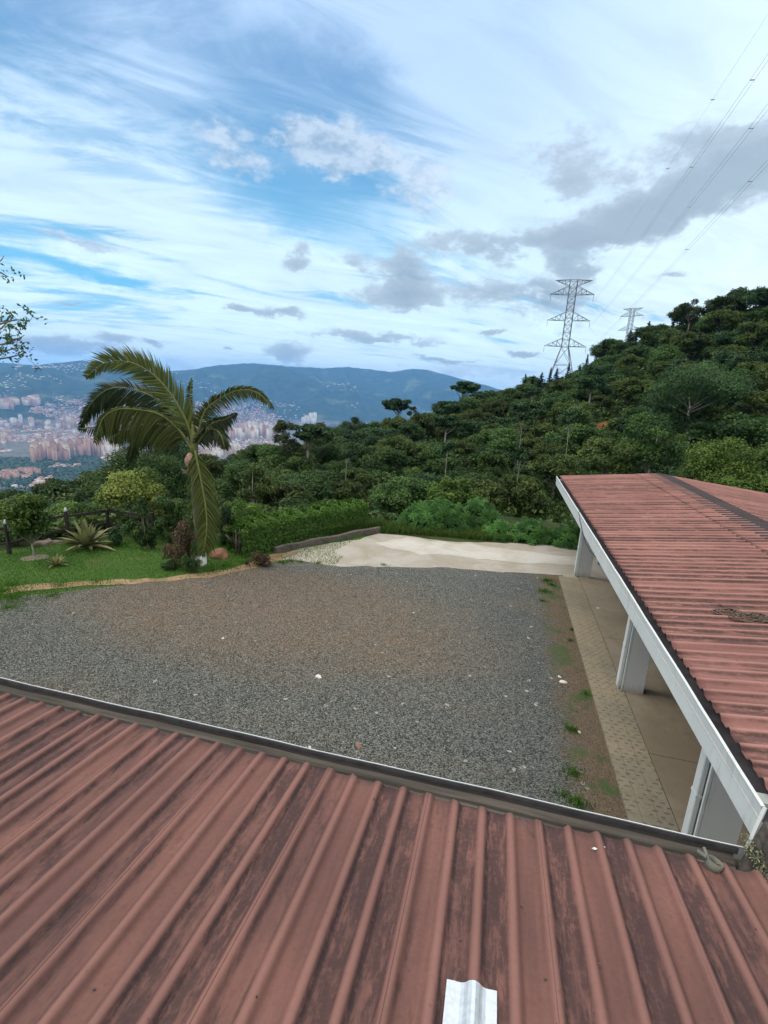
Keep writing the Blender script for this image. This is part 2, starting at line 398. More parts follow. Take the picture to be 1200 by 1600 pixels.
cn = [tuple(G(*p)[:2]) for p in [(370, 893), (395, 883), (430, 868), (470, 857), (520, 849), (560, 842), (592, 834), (640, 838), (700, 846), (760, 848), (830, 851), (900, 853)]] + [(8, 22.5), (12, 22.5), (12, 16.4), (3.1, 16.9), (2.3, 16.5), (-2, 14.4), (-6, 14.3)]
sheet('concrete_apron', wig(cn, .10, .35), .008, M_SANDY, 'pale sandy concrete apron beyond the gravel yard', 'concrete apron')
M_WHITE = mat_conc('pale_concrete', (.42, .41, .38), (.34, .32, .27), 1.6, .2)
cp = [tuple(G(*p)[:2]) for p in [(585, 850), (640, 840), (700, 848), (790, 857), (870, 868), (905, 870), (925, 872), (925, 884), (870, 883), (800, 878), (730, 872), (660, 866), (610, 858)]]
sheet('worn_concrete_patch', wig(cp, .16, .15), .014, M_WHITE, 'whiter worn patch in the middle of the concrete apron', 'concrete patch')
cp = [tuple(G(*p)[:2]) for p in [(540, 882), (548, 873), (575, 869), (600, 873), (620, 884), (590, 887)]]
sheet('round_concrete_patch', wig(cp, .06, .3), .016, M_SANDY, 'small round cream patch at the near edge of the apron', 'concrete patch')
# verge of bare earth between lawn and gravel
vg = [tuple(G(*p)[:2]) for p in [(5, 918), (60, 913), (130, 909), (200, 906), (280, 901), (340, 893), (395, 878), (430, 866), (470, 862), (440, 877), (400, 886), (350, 899), (280, 908), (200, 913), (130, 915), (60, 922), (10, 928)]]
M_EARTH = mat_conc('bare_earth', (.30, .22, .13), (.20, .13, .075), 1.5, .4)
sheet('earth_verge', wig(vg, .13, .2), .020, M_EARTH, 'strip of sandy bare earth along the lawn edge', 'earth verge')
pv = MB(); pv.box((2.36, 3.0, -.05), (3.02, 16.7, .05)); tag(pv.build('paving_strip', mat_paver()), 'strip of slotted concrete pavers beside the gravel', 'paving', kind='structure')
M_SLAB = mat_conc('slab_concrete', (.23, .20, .15), (.165, .135, .095), .8, .45)
sl = MB()
for y0, y1 in ((3.0, 8.1), (8.112, 12.4), (12.412, 16.85)): sl.box((3.032, y0, -.05), (6.5, y1, .058)); sl.box((6.51, y0, -.05), (11, y1, .058))
tag(sl.build('veranda_floor', M_SLAB), 'stained concrete floor slab under the veranda roof', 'floor', kind='structure')

# ------------------------------------------------------------------ house roofs
PITCH = .238
def mat_roof(name, along, lightc, midc, stain=1.0):
    """painted ribbed sheet; 'along' = axis index of the ribs"""
    m, t, b = newmat(name)
    g = t.n('ShaderNodeNewGeometry').outputs['Position']; px = t.sep(g)
    across = px[1-along]
    ph = t.m('FRACT', t.m('DIVIDE', t.m('SUBTRACT', across, RIB0 if along else RIB1), PITCH))   # 0 = rib crest
    st = (1, .16, 1) if along else (.16, 1, 1)
    st2 = (1, .05, 1) if along else (.05, 1, 1)
    n = t.noise(g, 9, 7, .68, st, .4); n2 = t.noise(g, 3.2, 6, .62, st2, .3); n3 = t.noise(g, 26, 5, .7); n4 = t.noise(g, .7, 3, .5)
    tone = t.m('ADD', t.m('MULTIPLY', n2, .6), t.m('MULTIPLY', n4, .4))
    c = t.mix(t.ss(tone, .35, .65), midc, lightc)
    c = t.mix(t.m('MULTIPLY', t.ss(n3, .4, .75), .30), c, tuple(x*.72 for x in midc))
    # paler tone along the crests
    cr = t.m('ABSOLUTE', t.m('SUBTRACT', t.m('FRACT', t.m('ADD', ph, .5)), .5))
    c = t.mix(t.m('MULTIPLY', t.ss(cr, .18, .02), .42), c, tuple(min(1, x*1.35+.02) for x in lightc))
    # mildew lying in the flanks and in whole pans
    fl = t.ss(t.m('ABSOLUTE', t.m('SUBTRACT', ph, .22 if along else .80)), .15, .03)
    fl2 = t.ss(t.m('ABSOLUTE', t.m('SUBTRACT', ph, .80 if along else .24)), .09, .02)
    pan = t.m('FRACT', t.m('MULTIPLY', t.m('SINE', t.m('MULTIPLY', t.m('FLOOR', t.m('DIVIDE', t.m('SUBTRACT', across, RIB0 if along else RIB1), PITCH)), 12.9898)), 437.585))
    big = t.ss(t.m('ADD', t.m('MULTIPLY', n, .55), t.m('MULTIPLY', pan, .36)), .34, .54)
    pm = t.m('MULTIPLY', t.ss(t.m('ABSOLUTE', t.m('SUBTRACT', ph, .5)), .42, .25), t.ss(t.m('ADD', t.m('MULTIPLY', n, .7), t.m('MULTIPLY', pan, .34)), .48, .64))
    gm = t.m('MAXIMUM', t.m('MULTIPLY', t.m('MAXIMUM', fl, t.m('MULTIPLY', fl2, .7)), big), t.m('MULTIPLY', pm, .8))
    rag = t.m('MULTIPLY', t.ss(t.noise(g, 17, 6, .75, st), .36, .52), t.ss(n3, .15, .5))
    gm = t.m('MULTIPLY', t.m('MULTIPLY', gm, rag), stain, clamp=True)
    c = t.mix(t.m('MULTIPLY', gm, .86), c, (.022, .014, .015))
    # speckles
    v = t.n('ShaderNodeTexVoronoi'); v.inputs['Scale'].default_value = 3.1; t.l(g, v.inputs['Vector'])
    c = t.mix(t.ss(v.outputs['Distance'], .030, .018), c, (.03, .018, .015))
    t.l(c, b.inputs['Base Color'])
    t.l(t.m('ADD', .55, t.m('MULTIPLY', n3, .3)), b.inputs['Roughness']); b.inputs['Specular IOR Level'].default_value = .28
    bump(t, b, t.m('ADD', t.m('MULTIPLY', n3, .5), t.m('MULTIPLY', gm, .4)), .25, .004)
    return m
RIB0 = -.05-.238*40     # a rib crest line of the near roof
RIB1 = 4.20
# rib cross-section: offsets in pitch units, heights in m
PROF = [(0, .044), (.06, .042), (.12, .033), (.175, .019), (.225, .007), (.28, .001), (.40, .001), (.5, .004), (.60, .001), (.72, .001), (.775, .007), (.825, .019), (.88, .033), (.945, .042)]
def ribbed(name, a0, a1, b0, b1, zfun, mat, parent, along, origin, seams=4, edge_wave=.0, nb=24, th=.004, seam_off=2):
    """ribs repeat over a (from a0 to a1), run along b"""
    xs = []; hs = []
    k0 = int(math.floor((a0-origin)/PITCH)); k1 = int(math.ceil((a1-origin)/PITCH))
    for k in range(k0, k1):
        for f, h in PROF:
            a = origin+(k+f)*PITCH
            if a < a0 or a > a1: continue
            si = ((k+seam_off) % seams + f)/seams
            # each sheet rides up over its neighbour: small step at the lap
            xs.append(a); hs.append(h+.007*si)
            if (k+seam_off) % seams == seams-1 and abs(f-.945) < 1e-6:
                xs.append(a+.004); hs.append(h+.007); xs.append(a+.0045); hs.append(h)
    xs = np.array(xs); hs = np.array(hs); bs = np.linspace(b0, b1, nb)
    A, B = np.meshgrid(xs, bs, indexing='ij'); Hh = np.repeat(hs[:, None], nb, 1)
    Z = zfun(A, B)+Hh+(fbm(A*.8+3, B*.5+9, 2)-.5)*.010
    if edge_wave:
        jig = (vnoise(np.floor((xs-origin)/PITCH/seams)*3.7, xs*0)-.5)*edge_wave
        B = B+jig[:, None]*((B-b0)/(b1-b0))**6
    XY = (A, B) if along == 1 else (B, A)
    top = np.stack([XY[0], XY[1], Z], -1).reshape(-1, 3); bot = np.stack([XY[0], XY[1], Z-th], -1).reshape(-1, 3)
    n = len(xs); ix = np.arange(n*nb).reshape(n, nb)
    q = np.stack([ix[:-1, :-1], ix[1:, :-1], ix[1:, 1:], ix[:-1, 1:]], -1).reshape(-1, 4)
    F = [q, q[:, ::-1]+n*nb]
    def rim(l): l = np.asarray(l); return np.stack([l[:-1], l[1:], l[1:]+n*nb, l[:-1]+n*nb], -1)
    F += [rim(ix[:, 0]), rim(ix[:, -1]), rim(ix[0]), rim(ix[-1])]
    F = np.concatenate(F)
    if along == 0: F = F[:, ::-1]
    o = mesh_np(name, np.concatenate([top, bot]), F, mat, parent, smooth=False)
    return o
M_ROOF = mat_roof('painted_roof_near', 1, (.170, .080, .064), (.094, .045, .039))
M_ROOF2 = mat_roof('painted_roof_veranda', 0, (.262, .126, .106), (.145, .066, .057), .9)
M_WALL = simple('wall_plaster', (.55, .53, .48), .9, .12, 3)
def paint(name, c, rough):
    m, t, b = newmat(name)
    g = t.n('ShaderNodeNewGeometry').outputs['Position']; pz = t.sep(g)[2]
    n1 = t.noise(g, 7, 5, .65, (1, 1, .18)); n2 = t.noise(g, 24, 5, .7); n3 = t.noise(g, 1.2, 3)
    col = t.mix(t.m('MULTIPLY', t.ss(n3, .3, .7), .5), c, tuple(x*.86 for x in c))
    col = t.mix(t.m('MULTIPLY', t.ss(n1, .54, .72), .40), col, tuple(x*k for x, k in zip(c, (.50, .48, .42))))
    col = t.mix(t.m('MULTIPLY', t.ss(n2, .62, .74), .45), col, tuple(x*k for x, k in zip(c, (.45, .42, .36))))
    col = t.mix(t.m('MULTIPLY', t.ss(t.m('ADD', pz, t.m('MULTIPLY', n2, .25)), .42, .12), .55), col, (.16, .13, .09))
    t.l(col, b.inputs['Base Color']); b.inputs['Roughness'].default_value = rough; bump(t, b, n2, .08, .003)
    return m
M_PAINT = paint('white_paint', (.52, .56, .56), .5)
M_PAINTD = paint('grey_column_paint', (.52, .53, .52), .65)
M_ZINC = simple('weathered_zinc', (.060, .054, .047), .6, .7, 9, scl=(.12, 2.5, 2.5), bmp=.1)
M_DARKZ = simple('gutter_shade_zinc', (.05, .048, .055), .7, .4, 8)
M_CAP = simple('dark_ridge_cap', (.035, .026, .026), .95, .35, 6, scl=(1, 1, 1))
M_MOSS = foliage('moss', (.05, .06, .03), (.20, .22, .13), .05, .0)
M_WIRE = simple('black_cable', (.02, .02, .02), .6, .2)
M_STRAND = simple('aged_cable', (.10, .07, .055), .8, .4, 30)

nh = empty('house', (-3, 0, 0), 'low house under the near red ribbed roof with a zinc gutter', 'house')
def loc_fix(o, root): o.matrix_parent_inverse = Matrix.Translation(root.location).inverted(); return o
def zn(A, B): return 2.268+.12*(3.75-B)
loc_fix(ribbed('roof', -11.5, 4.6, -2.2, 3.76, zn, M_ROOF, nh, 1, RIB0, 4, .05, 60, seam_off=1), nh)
w = MB(); w.box((-11.2, -2.0, 0), (2.0, -1.8, 2.7)); w.box((-11.2, -1.8, 0), (-11.0, 3.4, 2.1)); w.box((-11.0, 3.2, 0), (2.0, 3.4, 2.1)); w.box((2.0, -2.0, 0), (2.2, 3.4, 2.1))
loc_fix(w.build('wall', M_WALL, nh), nh)
# gutter as a folded strip (s, z)
def strip_x(name, sec, x0, x1, mat, parent, root, th=.003, axis=0):
    mb = MB(); n = len(sec); pts = []
    off = []
    for i in range(n):
        a = Vector(sec[max(i-1, 0)]); b_ = Vector(sec[min(i+1, n-1)]); d = (b_-a).normalized(); off.append((sec[i][0]-d.y*th, sec[i][1]+d.x*th))
    loop = list(sec)+off[::-1]; m = len(loop)
    xs = np.linspace(x0, x1, 40)
    for k, x in enumerate(xs):
        wv = .004*math.sin(x*2.1+1)+.003*math.sin(x*5.3)
        for (s_, z_) in loop: pts.append((x, s_, z_+wv) if axis == 0 else (s_, x, z_+wv))
    fs = []
    for k in range(len(xs)-1):
        for i in range(m): fs.append((k*m+i, k*m+(i+1) % m, (k+1)*m+(i+1) % m, (k+1)*m+i))
    fs.append(tuple(range(m))); fs.append(tuple((len(xs)-1)*m+i for i in range(m-1, -1, -1)))
    mb.poly(pts, fs)
    return loc_fix(mb.build(name, mat, parent), root)
gt = strip_x('gutter', [(4.030, 2.222), (4.024, 2.150), (3.995, 2.125), (3.965, 2.122), (3.950, 2.098), (3.925, 2.095), (3.915, 2.030), (3.80, 1.985), (3.72, 1.990), (3.70, 2.20)], -11.5, 2.30, M_ZINC, nh, nh)
gl = strip_x('gutter_lip', [(4.052, 2.10), (4.052, 2.232), (4.040, 2.235)], -11.5, 2.405, M_PAINT, nh, nh)
gl2 = strip_x('gutter_lip_shadow', [(4.032, 2.229), (4.027, 2.205), (4.026, 2.165)], -11.5, 2.33, M_DARKZ, nh, nh, .002)  # dark strip standing in for the shadow just inside the lip
# closing end that climbs to the veranda gutter
e = MB(); e.poly([(2.33, 3.70, 2.02), (2.36, 4.00, 2.02), (2.50, 4.06, 2.52), (2.50, 3.80, 2.40), (2.33, 3.70, 2.05), (2.33, 4.00, 2.05), (2.47, 4.06, 2.525), (2.47, 3.80, 2.405)],
       [(0, 1, 2, 3), (7, 6, 5, 4), (0, 4, 5, 1), (1, 5, 6, 2), (2, 6, 7, 3), (3, 7, 4, 0)])
loc_fix(e.build('gutter_end', M_ZINC, nh), nh)
e = MB(); e.bar((2.395, 4.045, 2.222), (2.485, 4.12, 2.60), .026, .026); loc_fix(e.build('gutter_end_trim', M_PAINT, nh), nh)
# pipe stub in the gutter corner
pc = G(1113, 1352, 2.30); e = MB(); ax = Vector((.25, .15, .95)).normalized(); c0 = Vector((pc[0], pc[1], 2.25))
tu = Vector((1, 0, 0)).cross(ax).normalized(); tv = ax.cross(tu)
pts = []; n = 24
for rr, hh in ((.058, 0), (.058, .09), (.050, .09), (.050, 0)):
    for k in range(n): a = 2*math.pi*k/n; pts.append(c0+ax*hh+(tu*math.cos(a)+tv*math.sin(a))*rr)
fs = []
for j in range(4):
    for k in range(n): fs.append((j*n+k, j*n+(k+1) % n, ((j+1) % 4)*n+(k+1) % n, ((j+1) % 4)*n+k))
e.poly(pts, fs, True); e.bar(c0+ax*.085+tu*-.0+Vector((-.06, .02, 0)), c0+ax*.09+Vector((-.12, .05, .01)), .035, .012); e.bar(c0+ax*.085+Vector((-.05, .03, 0)), c0+ax*.09+Vector((-.06, .09, .02)), .02, .012)
tag(e.build('pipe_clamp', simple('old_grey_pvc', (.12, .125, .105), .6, .3)), 'grey ring shaped pipe clamp lying at the gutter corner', 'pipe clamp')
# moss in the corner pocket
n = 4000; P = np.stack([rng.uniform(2.34, 3.0, n), rng.uniform(3.50, 4.10, n), rng.uniform(2.24, 2.345, n)], 1)
V, F = leaves(P, rng.normal(size=(n, 3))+[0, 0, 1], .022, .010)
tag(mesh_np('moss', V, F, M_MOSS, tone=rng.uniform(0, 1, n)), 'grey green moss and litter caught where the two roofs meet', 'moss', kind='stuff')
# screws on the near roof
# ---- veranda
vr = empty('veranda', (2.9, 10, 0), 'open veranda with long red ribbed roof and white columns beside the paving', 'veranda')
ZE, TE, SL2 = 2.600, 2.60, .117
def zv(A, B): return ZE+SL2*(B-TE)
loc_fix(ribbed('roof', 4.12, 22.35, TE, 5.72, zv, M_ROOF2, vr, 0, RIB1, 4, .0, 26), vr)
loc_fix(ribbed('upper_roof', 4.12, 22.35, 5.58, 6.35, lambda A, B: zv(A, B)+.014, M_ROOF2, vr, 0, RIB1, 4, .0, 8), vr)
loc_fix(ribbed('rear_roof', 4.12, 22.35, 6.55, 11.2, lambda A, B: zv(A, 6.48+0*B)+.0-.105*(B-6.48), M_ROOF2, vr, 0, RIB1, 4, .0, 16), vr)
zc = float(zv(0, 6.05))+.042
ys = np.arange(4.08, 22.42, PITCH/6); cap = MB(); pts = []; 
for y in ys:
    wv = .012*math.cos((y-RIB1)/PITCH*2*math.pi)
    pts += [(6.04, y, zc-.004+wv), (6.10, y, zc+.012+wv*.5), (6.44, y, zc+.052), (6.52, y, zc+.055), (6.86, y, zc+.018+wv*.3), (6.93, y, zc+.004+wv), (6.93, y, zc-.006+wv), (6.5, y, zc+.03), (6.04, y, zc-.014+wv)]
fs = [(k*9+i, k*9+(i+1) % 9, (k+1)*9+(i+1) % 9, (k+1)*9+i) for k in range(len(ys)-1) for i in range(9)]
cap.poly(pts, fs); cap.poly(pts[:9], [tuple(range(8, -1, -1))]); cap.poly(pts[-9:], [tuple(range(9))])
loc_fix(cap.build('ridge_cap', M_CAP, vr), vr)
g1 = strip_x('gutter', [(2.484, 2.470), (2.476, 2.560), (2.470, 2.592), (2.492, 2.596), (2.500, 2.575)], 4.14, 22.45, M_PAINT, vr, vr, .004, 1)
gb = MB(); gb.box((2.488, 4.14, 2.440), (2.80, 22.44, 2.458)); gb.box((2.785, 4.14, 2.4585), (2.80, 22.44, 2.585)); loc_fix(gb.build('gutter_bed', M_DARKZ, vr), vr)
fb = MB(); fb.box((2.486, 4.14, 2.236), (2.510, 22.40, 2.436), 0)
loc_fix(fb.build('fascia_board', M_PAINT, vr), vr)
fb = MB(); fb.box((2.476, 4.14, 2.448), (2.4855, 22.42, 2.462)); loc_fix(fb.build('fascia_groove', M_PAINTD, vr), vr)
for yy in (22.05, 4.3):
    ce = MB(); ce.box((2.52, yy, 2.25), (6.4, yy+.13, 2.50)); loc_fix(ce.build('end_beam', M_PAINT, vr), vr)
bm_ = MB(); bm_.box((3.05, 4.45, 2.12), (3.30, 22.0, 2.42)); loc_fix(bm_.build('beam', M_PAINT, vr), vr)
for k, y in enumerate(np.arange(5.2, 21.6, 1.9)):
    rb = MB(); rb.box((2.80, y, 2.44), (6.4, y+.07, 2.55)); loc_fix(rb.build('rafter', M_PAINT, vr), vr)
for y in (6.0, 9.98, 16.85):
    c = MB(); wd = .40 if y > 8 else .46
    c.box((2.985, y, .055), (2.985+wd, y+.26, 2.12), .012)
    cobj = loc_fix(c.build('column', M_PAINTD, vr), vr)
    c = MB(); c.box((2.955, y-.004, .06), (2.984, y+.035, 2.12)); c.box((2.955, y+.215, .06), (2.984, y+.262, 2.12))
    f = c.build('corner_trim', M_PAINT, cobj)
    c = MB(); c.box((2.885, y+.05, .10), (2.954, y+.20, 2.20), .01); c.box((2.88, y+.045, 1.02), (2.957, y+.205, 1.06)); c.box((2.91, y+.06, .052), (2.95, y+.12, .10))
    loc_fix(c.build('downspout', M_PAINT, vr), vr)
# inner white post glimpsed beyond
c = MB(); c.box((3.9, 18.6, .06), (4.08, 18.78, 2.4), .01); loc_fix(c.build('inner_post', M_PAINT, vr), vr)
# rear wall of the veranda (dim, under the roof)
c = MB(); c.box((8.6, 3.2, 0), (8.8, 21.8, 2.42)); loc_fix(c.build('rear_wall', M_WALL, vr), vr)

# cable hanging from the veranda gutter, cable coil on roof
def wob(p, q, n, sag, amp=.01, seed=0):
    r = random.Random(seed); out = []
    for i in range(n+1):
        t = i/n; v = Vector(p).lerp(Vector(q), t); v.z -= sag*4*t*(1-t)
        if 0 < i < n: v += Vector((r.uniform(-amp, amp), r.uniform(-amp, amp), r.uniform(-amp, amp)))
        out.append(v)
    return out
c = MB(); a = Vector((2.46, 15.3, 2.60)); b_ = Vector((2.50, 12.2, 2.20))
c.tube([Vector((2.70, 15.5, 2.66)), Vector((2.56, 15.4, 2.65))]+wob(a, b_, 14, .22, .012, 2), .009, 6)
tag(c.build('hanging_cable', M_WIRE), 'thin dark cable sagging from the veranda gutter between two columns', 'cable')
def roofz(x): return ZE+SL2*(x-TE)+.045
coil = empty('rope_coil', (4.35, 9.6, roofz(4.35)), 'tangled dark brown rope coil lying on the veranda roof', 'rope')
p1 = None
for (px_, py_, ra, rb_, nn) in ((1138, 957, .20, .13, 3), (1170, 966, .25, .16, 4), (1186, 965, .15, .13, 3)):
    d = ray(px_, py_); kk = (ZE-SL2*TE-CZ+.04)/(d[2]-SL2*d[0]); cx, cy = d[0]*kk, d[1]*kk
    for j in range(nn):
        c = MB(); pts = []; r = random.Random(int(px_*7+j)); ph = r.uniform(0, 6)
        for i in range(34):
            a = i/30*2*math.pi+ph; q = 1-.22*j*r.uniform(.7, 1.2)
            x = cx+ra*q*math.cos(a)+r.uniform(-.012, .012); y = cy+rb_*q*math.sin(a)+r.uniform(-.012, .012)
            pts.append((x, y, roofz(x)+.012*j+r.uniform(-.006, .012)))
        c.tube(pts, .012, 5); loc_fix(c.build('rope_loop', M_STRAND, coil), coil)
d1 = [(1138, 950), (1120, 943), (1100, 940), (1080, 939), (1062, 938)]
c = MB(); pts = []
for (a, b__) in d1:
    d = ray(a, b__); kk = (ZE-SL2*TE-CZ+.04)/(d[2]-SL2*d[0]); pts.append((d[0]*kk, d[1]*kk, roofz(d[0]*kk)))
c.tube(pts, .008, 5); loc_fix(c.build('rope_tail', M_STRAND, coil), coil)
# scraps on the near roof
def onroof(px_, py_, up=0.0):
    d = ray(px_, py_); kk = (2.268+.12*3.75-CZ)/(d[2]+.12*d[1]); p = d*kk; return Vector((p[0], p[1], p[2]+CZ+up))
a = onroof(698, 1533); b_ = onroof(776, 1552); 
sp = []; nb = 14
x0, x1 = a.x, b_.x; ytop0, ytop1 = a.y, b_.y
mb = MB(); pts = []; L = .75
for i in range(nb+1):
    t = i/nb; x = x0+(x1-x0)*t; yt = ytop0+(ytop1-ytop0)*t
    f = ((x-RIB0)/PITCH) % 1; h = np.interp(f, [p[0] for p in PROF]+[1], [p[1] for p in PROF]+[.044])
    for yy in (yt, yt-L*.33, yt-L*.66, yt-L): pts.append((x, yy, zn(0, yy)+h+.016))
for i in range(nb+1):
    for j in range(4): p = pts[i*4+j]; pts.append((p[0], p[1], p[2]-.004))
m4 = (nb+1)*4; fs = []
for i in range(nb):
    for j in range(3):
        fs.append((i*4+j, i*4+j+1, (i+1)*4+j+1, (i+1)*4+j)); fs.append((m4+i*4+j, m4+(i+1)*4+j, m4+(i+1)*4+j+1, m4+i*4+j+1))
    fs.append((i*4, (i+1)*4, m4+(i+1)*4, m4+i*4))
for j in range(3): fs.append((j, m4+j, m4+j+1, j+1)); fs.append((nb*4+j, nb*4+j+1, m4+nb*4+j+1, m4+nb*4+j))
mb.poly(pts, fs)
tag(mb.build('metal_sheet', simple('bare_zinc', (.62, .66, .68), .35, .15, 30, .6, bmp=.2)), 'short bright silver piece of corrugated sheet lying on the near roof', 'metal sheet')
p = onroof(818, 1295, .045); mb = MB(); mb.tube([p, p+Vector((.05, -.05, .0)), p+Vector((.075, -.10, -.008))], [.004, .005, .003], 5); mb.tube([p+Vector((.03, -.03, 0)), p+Vector((.02, .02, .02))], .003, 4)
tag(mb.build('twig', M_STRAND), 'small dark twig lying across a rib of the near roof', 'twig')
for i, (px_, py_) in enumerate(((928, 1331), (940, 1328))):
    p = onroof(px_, py_, .03); mb = MB(); s_ = .022
    mb.poly([p+Vector((-s_, 0, 0)), p+Vector((0, -.6*s_, .004)), p+Vector((s_*1.2, .2*s_, .002)), p+Vector((.1*s_, s_*.6, .006))], [(0, 1, 2, 3)])
    mb.poly([p+Vector((-s_, 0, -.003)), p+Vector((0, -.6*s_, .001)), p+Vector((s_*1.2, .2*s_, -.001)), p+Vector((.1*s_, s_*.6, .003))], [(3, 2, 1, 0)])
    tag(mb.build('paper_scrap', M_PAINT), 'tiny white scrap near the gutter on the near roof, %s of two' % ('left' if i == 0 else 'right'), 'paper scrap', 'white scraps near the gutter')
n = 260; X = rng.uniform(-3.5, 2.6, n); Y = rng.uniform(1.2, 3.74, n)
fr_ = ((X-RIB0)/PITCH) % 1; Z = 2.268+.12*(3.75-Y)+np.interp(fr_, [q[0] for q in PROF]+[1], [q[1] for q in PROF]+[.044])+.008
V, F = leaves(np.stack([X, Y, Z], 1), rng.normal(size=(n, 3))*.15+[0, 0, 1], .014, .006)
tag(mesh_np('leaf_litter', V, F, M_STRAND, tone=rng.uniform(0, 1, n)), 'tiny dry leaf bits and grit lying on the near roof', 'leaf litter', kind='stuff')
for i, (px_, py_, lab) in enumerate(((814, 1418, 'dark roof screw in the pan above the silver sheet'), (935, 1512, 'dark roof screw low on the right of the near roof'), (852, 1533, 'dark roof screw just right of the silver sheet'), (394, 1208, 'dark roof screw near the gutter left of centre'),
                                     (718, 1470, 'dark roof screw directly above the silver sheet'), (147, 1548, 'dark roof screw in the lower left of the near roof'), (584, 1255, 'dark roof screw near the gutter at mid roof'))):
    p = onroof(px_, py_, .0); z = zn(0, p.y); f = ((p.x-RIB0)/PITCH) % 1
    z += float(np.interp(f, [q[0] for q in PROF]+[1], [q[1] for q in PROF]+[.044]))
    mb = MB(); mb.tube([(p.x, p.y, z), (p.x, p.y, z+.006)], .012, 8); mb.tube([(p.x, p.y, z+.006), (p.x+.002, p.y, z+.016)], .006, 6)
    tag(mb.build('roof_screw', M_STRAND), lab, 'screw', 'screws of the near roof')

# ------------------------------------------------------------------ bark & crowns
M_BARK = simple('grey_bark', (.13, .115, .09), .9, .35, 6)
M_BARKP = simple('pale_bark', (.26, .25, .20), .9, .25, 4)
M_LEAF = foliage('broad_leaf', (.018, .050, .012), (.085, .165, .040), .3, .02)
M_LEAFB = foliage('blue_green_leaf', (.016, .046, .016), (.070, .145, .050), .3, .02)
M_LEAFO = foliage('olive_leaf', (.026, .050, .011), (.110, .160, .038), .3, .03)
M_LEAFY = foliage('bright_leaf', (.035, .085, .014), (.145, .250, .045), .3, .05)
M_CONI = foliage('conifer_needle', (.010, .022, .012), (.030, .055, .026), .1, .02)
M_SKYL = foliage('skyline_leaf', (.018, .034, .012), (.055, .080, .030), .2, .03)
M_LEAFY2 = foliage('mid_green_leaf', (.024, .058, .011), (.100, .180, .036), .3, .04)
M_FOR = foliage('understory_leaf', (.018, .044, .010), (.080, .130, .030), .2, .03)

def blob_crown(nclump, rx, rz, zc, lsize, nleaf, up=.45, rc=(.22, .38), flat=1.0, hollow=.45):
    """clumps spread through an ellipsoid; returns leaf mesh arrays + clump centres"""
    C = []
    while len(C) < nclump:
        p = rng.uniform(-1, 1, 3); d = np.linalg.norm(p)
        if d > 1 or d < hollow: continue
        if p[2] < -.55: continue
        C.append(p)
    C = np.array(C); rad = rng.uniform(rc[0], rc[1], nclump)*rx
    cen = C*[rx*.8, rx*.8, rz*.8]+[0, 0, zc]
    P = []; N = []; T = []
    w = rad**2; w = w/w.sum()
    for i in range(nclump):
        k = max(20, int(nleaf*w[i])); d = rng.normal(size=(k, 3)); d[:, 2] += .35; d /= np.linalg.norm(d, axis=1, keepdims=True)
        rr = rad[i]*(rng.uniform(.55, 1.08, (k, 1)))*(1+.25*np.sin(d[:, :1]*7+i)*np.cos(d[:, 1:2]*6+i*2))
        pts = cen[i]+d*rr*[1, 1, flat*.8]; P.append(pts)
        N.append(d*(1-up)+np.array([0, 0, up])+rng.normal(size=(k, 3))*.35)
        T.append(np.clip(rng.uniform(0, .6, k)+rng.uniform(-.3, .5), 0, 1))
    P = np.concatenate(P); N = np.concatenate(N); T = np.concatenate(T)
    V, F = leaves(P, N, lsize, lsize*.5)
    return V, F, T, cen
def branchy(h0, cen, r0, mat, parent, lean=(0, 0), name='trunk', nb=7, seed=1):
    mb = MB(); r = random.Random(seed)
    top = Vector((lean[0], lean[1], h0))
    mb.tube([(0, 0, -.6), (lean[0]*.3+.03, lean[1]*.3, h0*.4), top], [r0*1.15, r0*.85, r0*.6], 7)
    order = sorted(range(len(cen)), key=lambda i: r.random())[:nb]
    for i in order:
        c = Vector(cen[i]); s = Vector((lean[0]*.6, lean[1]*.6, h0*.7)).lerp(top, r.uniform(.2, 1)); mid = s.lerp(c, .5)+Vector((r.uniform(-.15, .15), r.uniform(-.15, .15), -.05))
        mb.tube([s, mid, c], [r0*.45, r0*.3, r0*.12], 5)
    return mb.build(name, mat, parent)
def make_tree(name, label, cat, loc, crown_r, crown_h, height, mat, bark=None, ncl=16, lsize=.26, nleaf=4500, flat=1., hollow=.45, rc=(.22, .38), group=None, up=.45, lean=(0, 0), r0=None):
    root = empty(name, loc, label, cat, group)
    zc = height-crown_h*.5
    V, F, T, cen = blob_crown(ncl, crown_r, crown_h*.5, zc, lsize, nleaf, up, rc, flat, hollow)
    V = V+[lean[0], lean[1], 0]; cen = cen+[lean[0], lean[1], 0]
    mesh_np('crown', V, F, mat, root, T)
    branchy(max(.3, zc-crown_h*.25), cen, r0 or height*.018+.02, bark or M_BARK, root, lean, seed=int(height*100), nb=9)
    return root
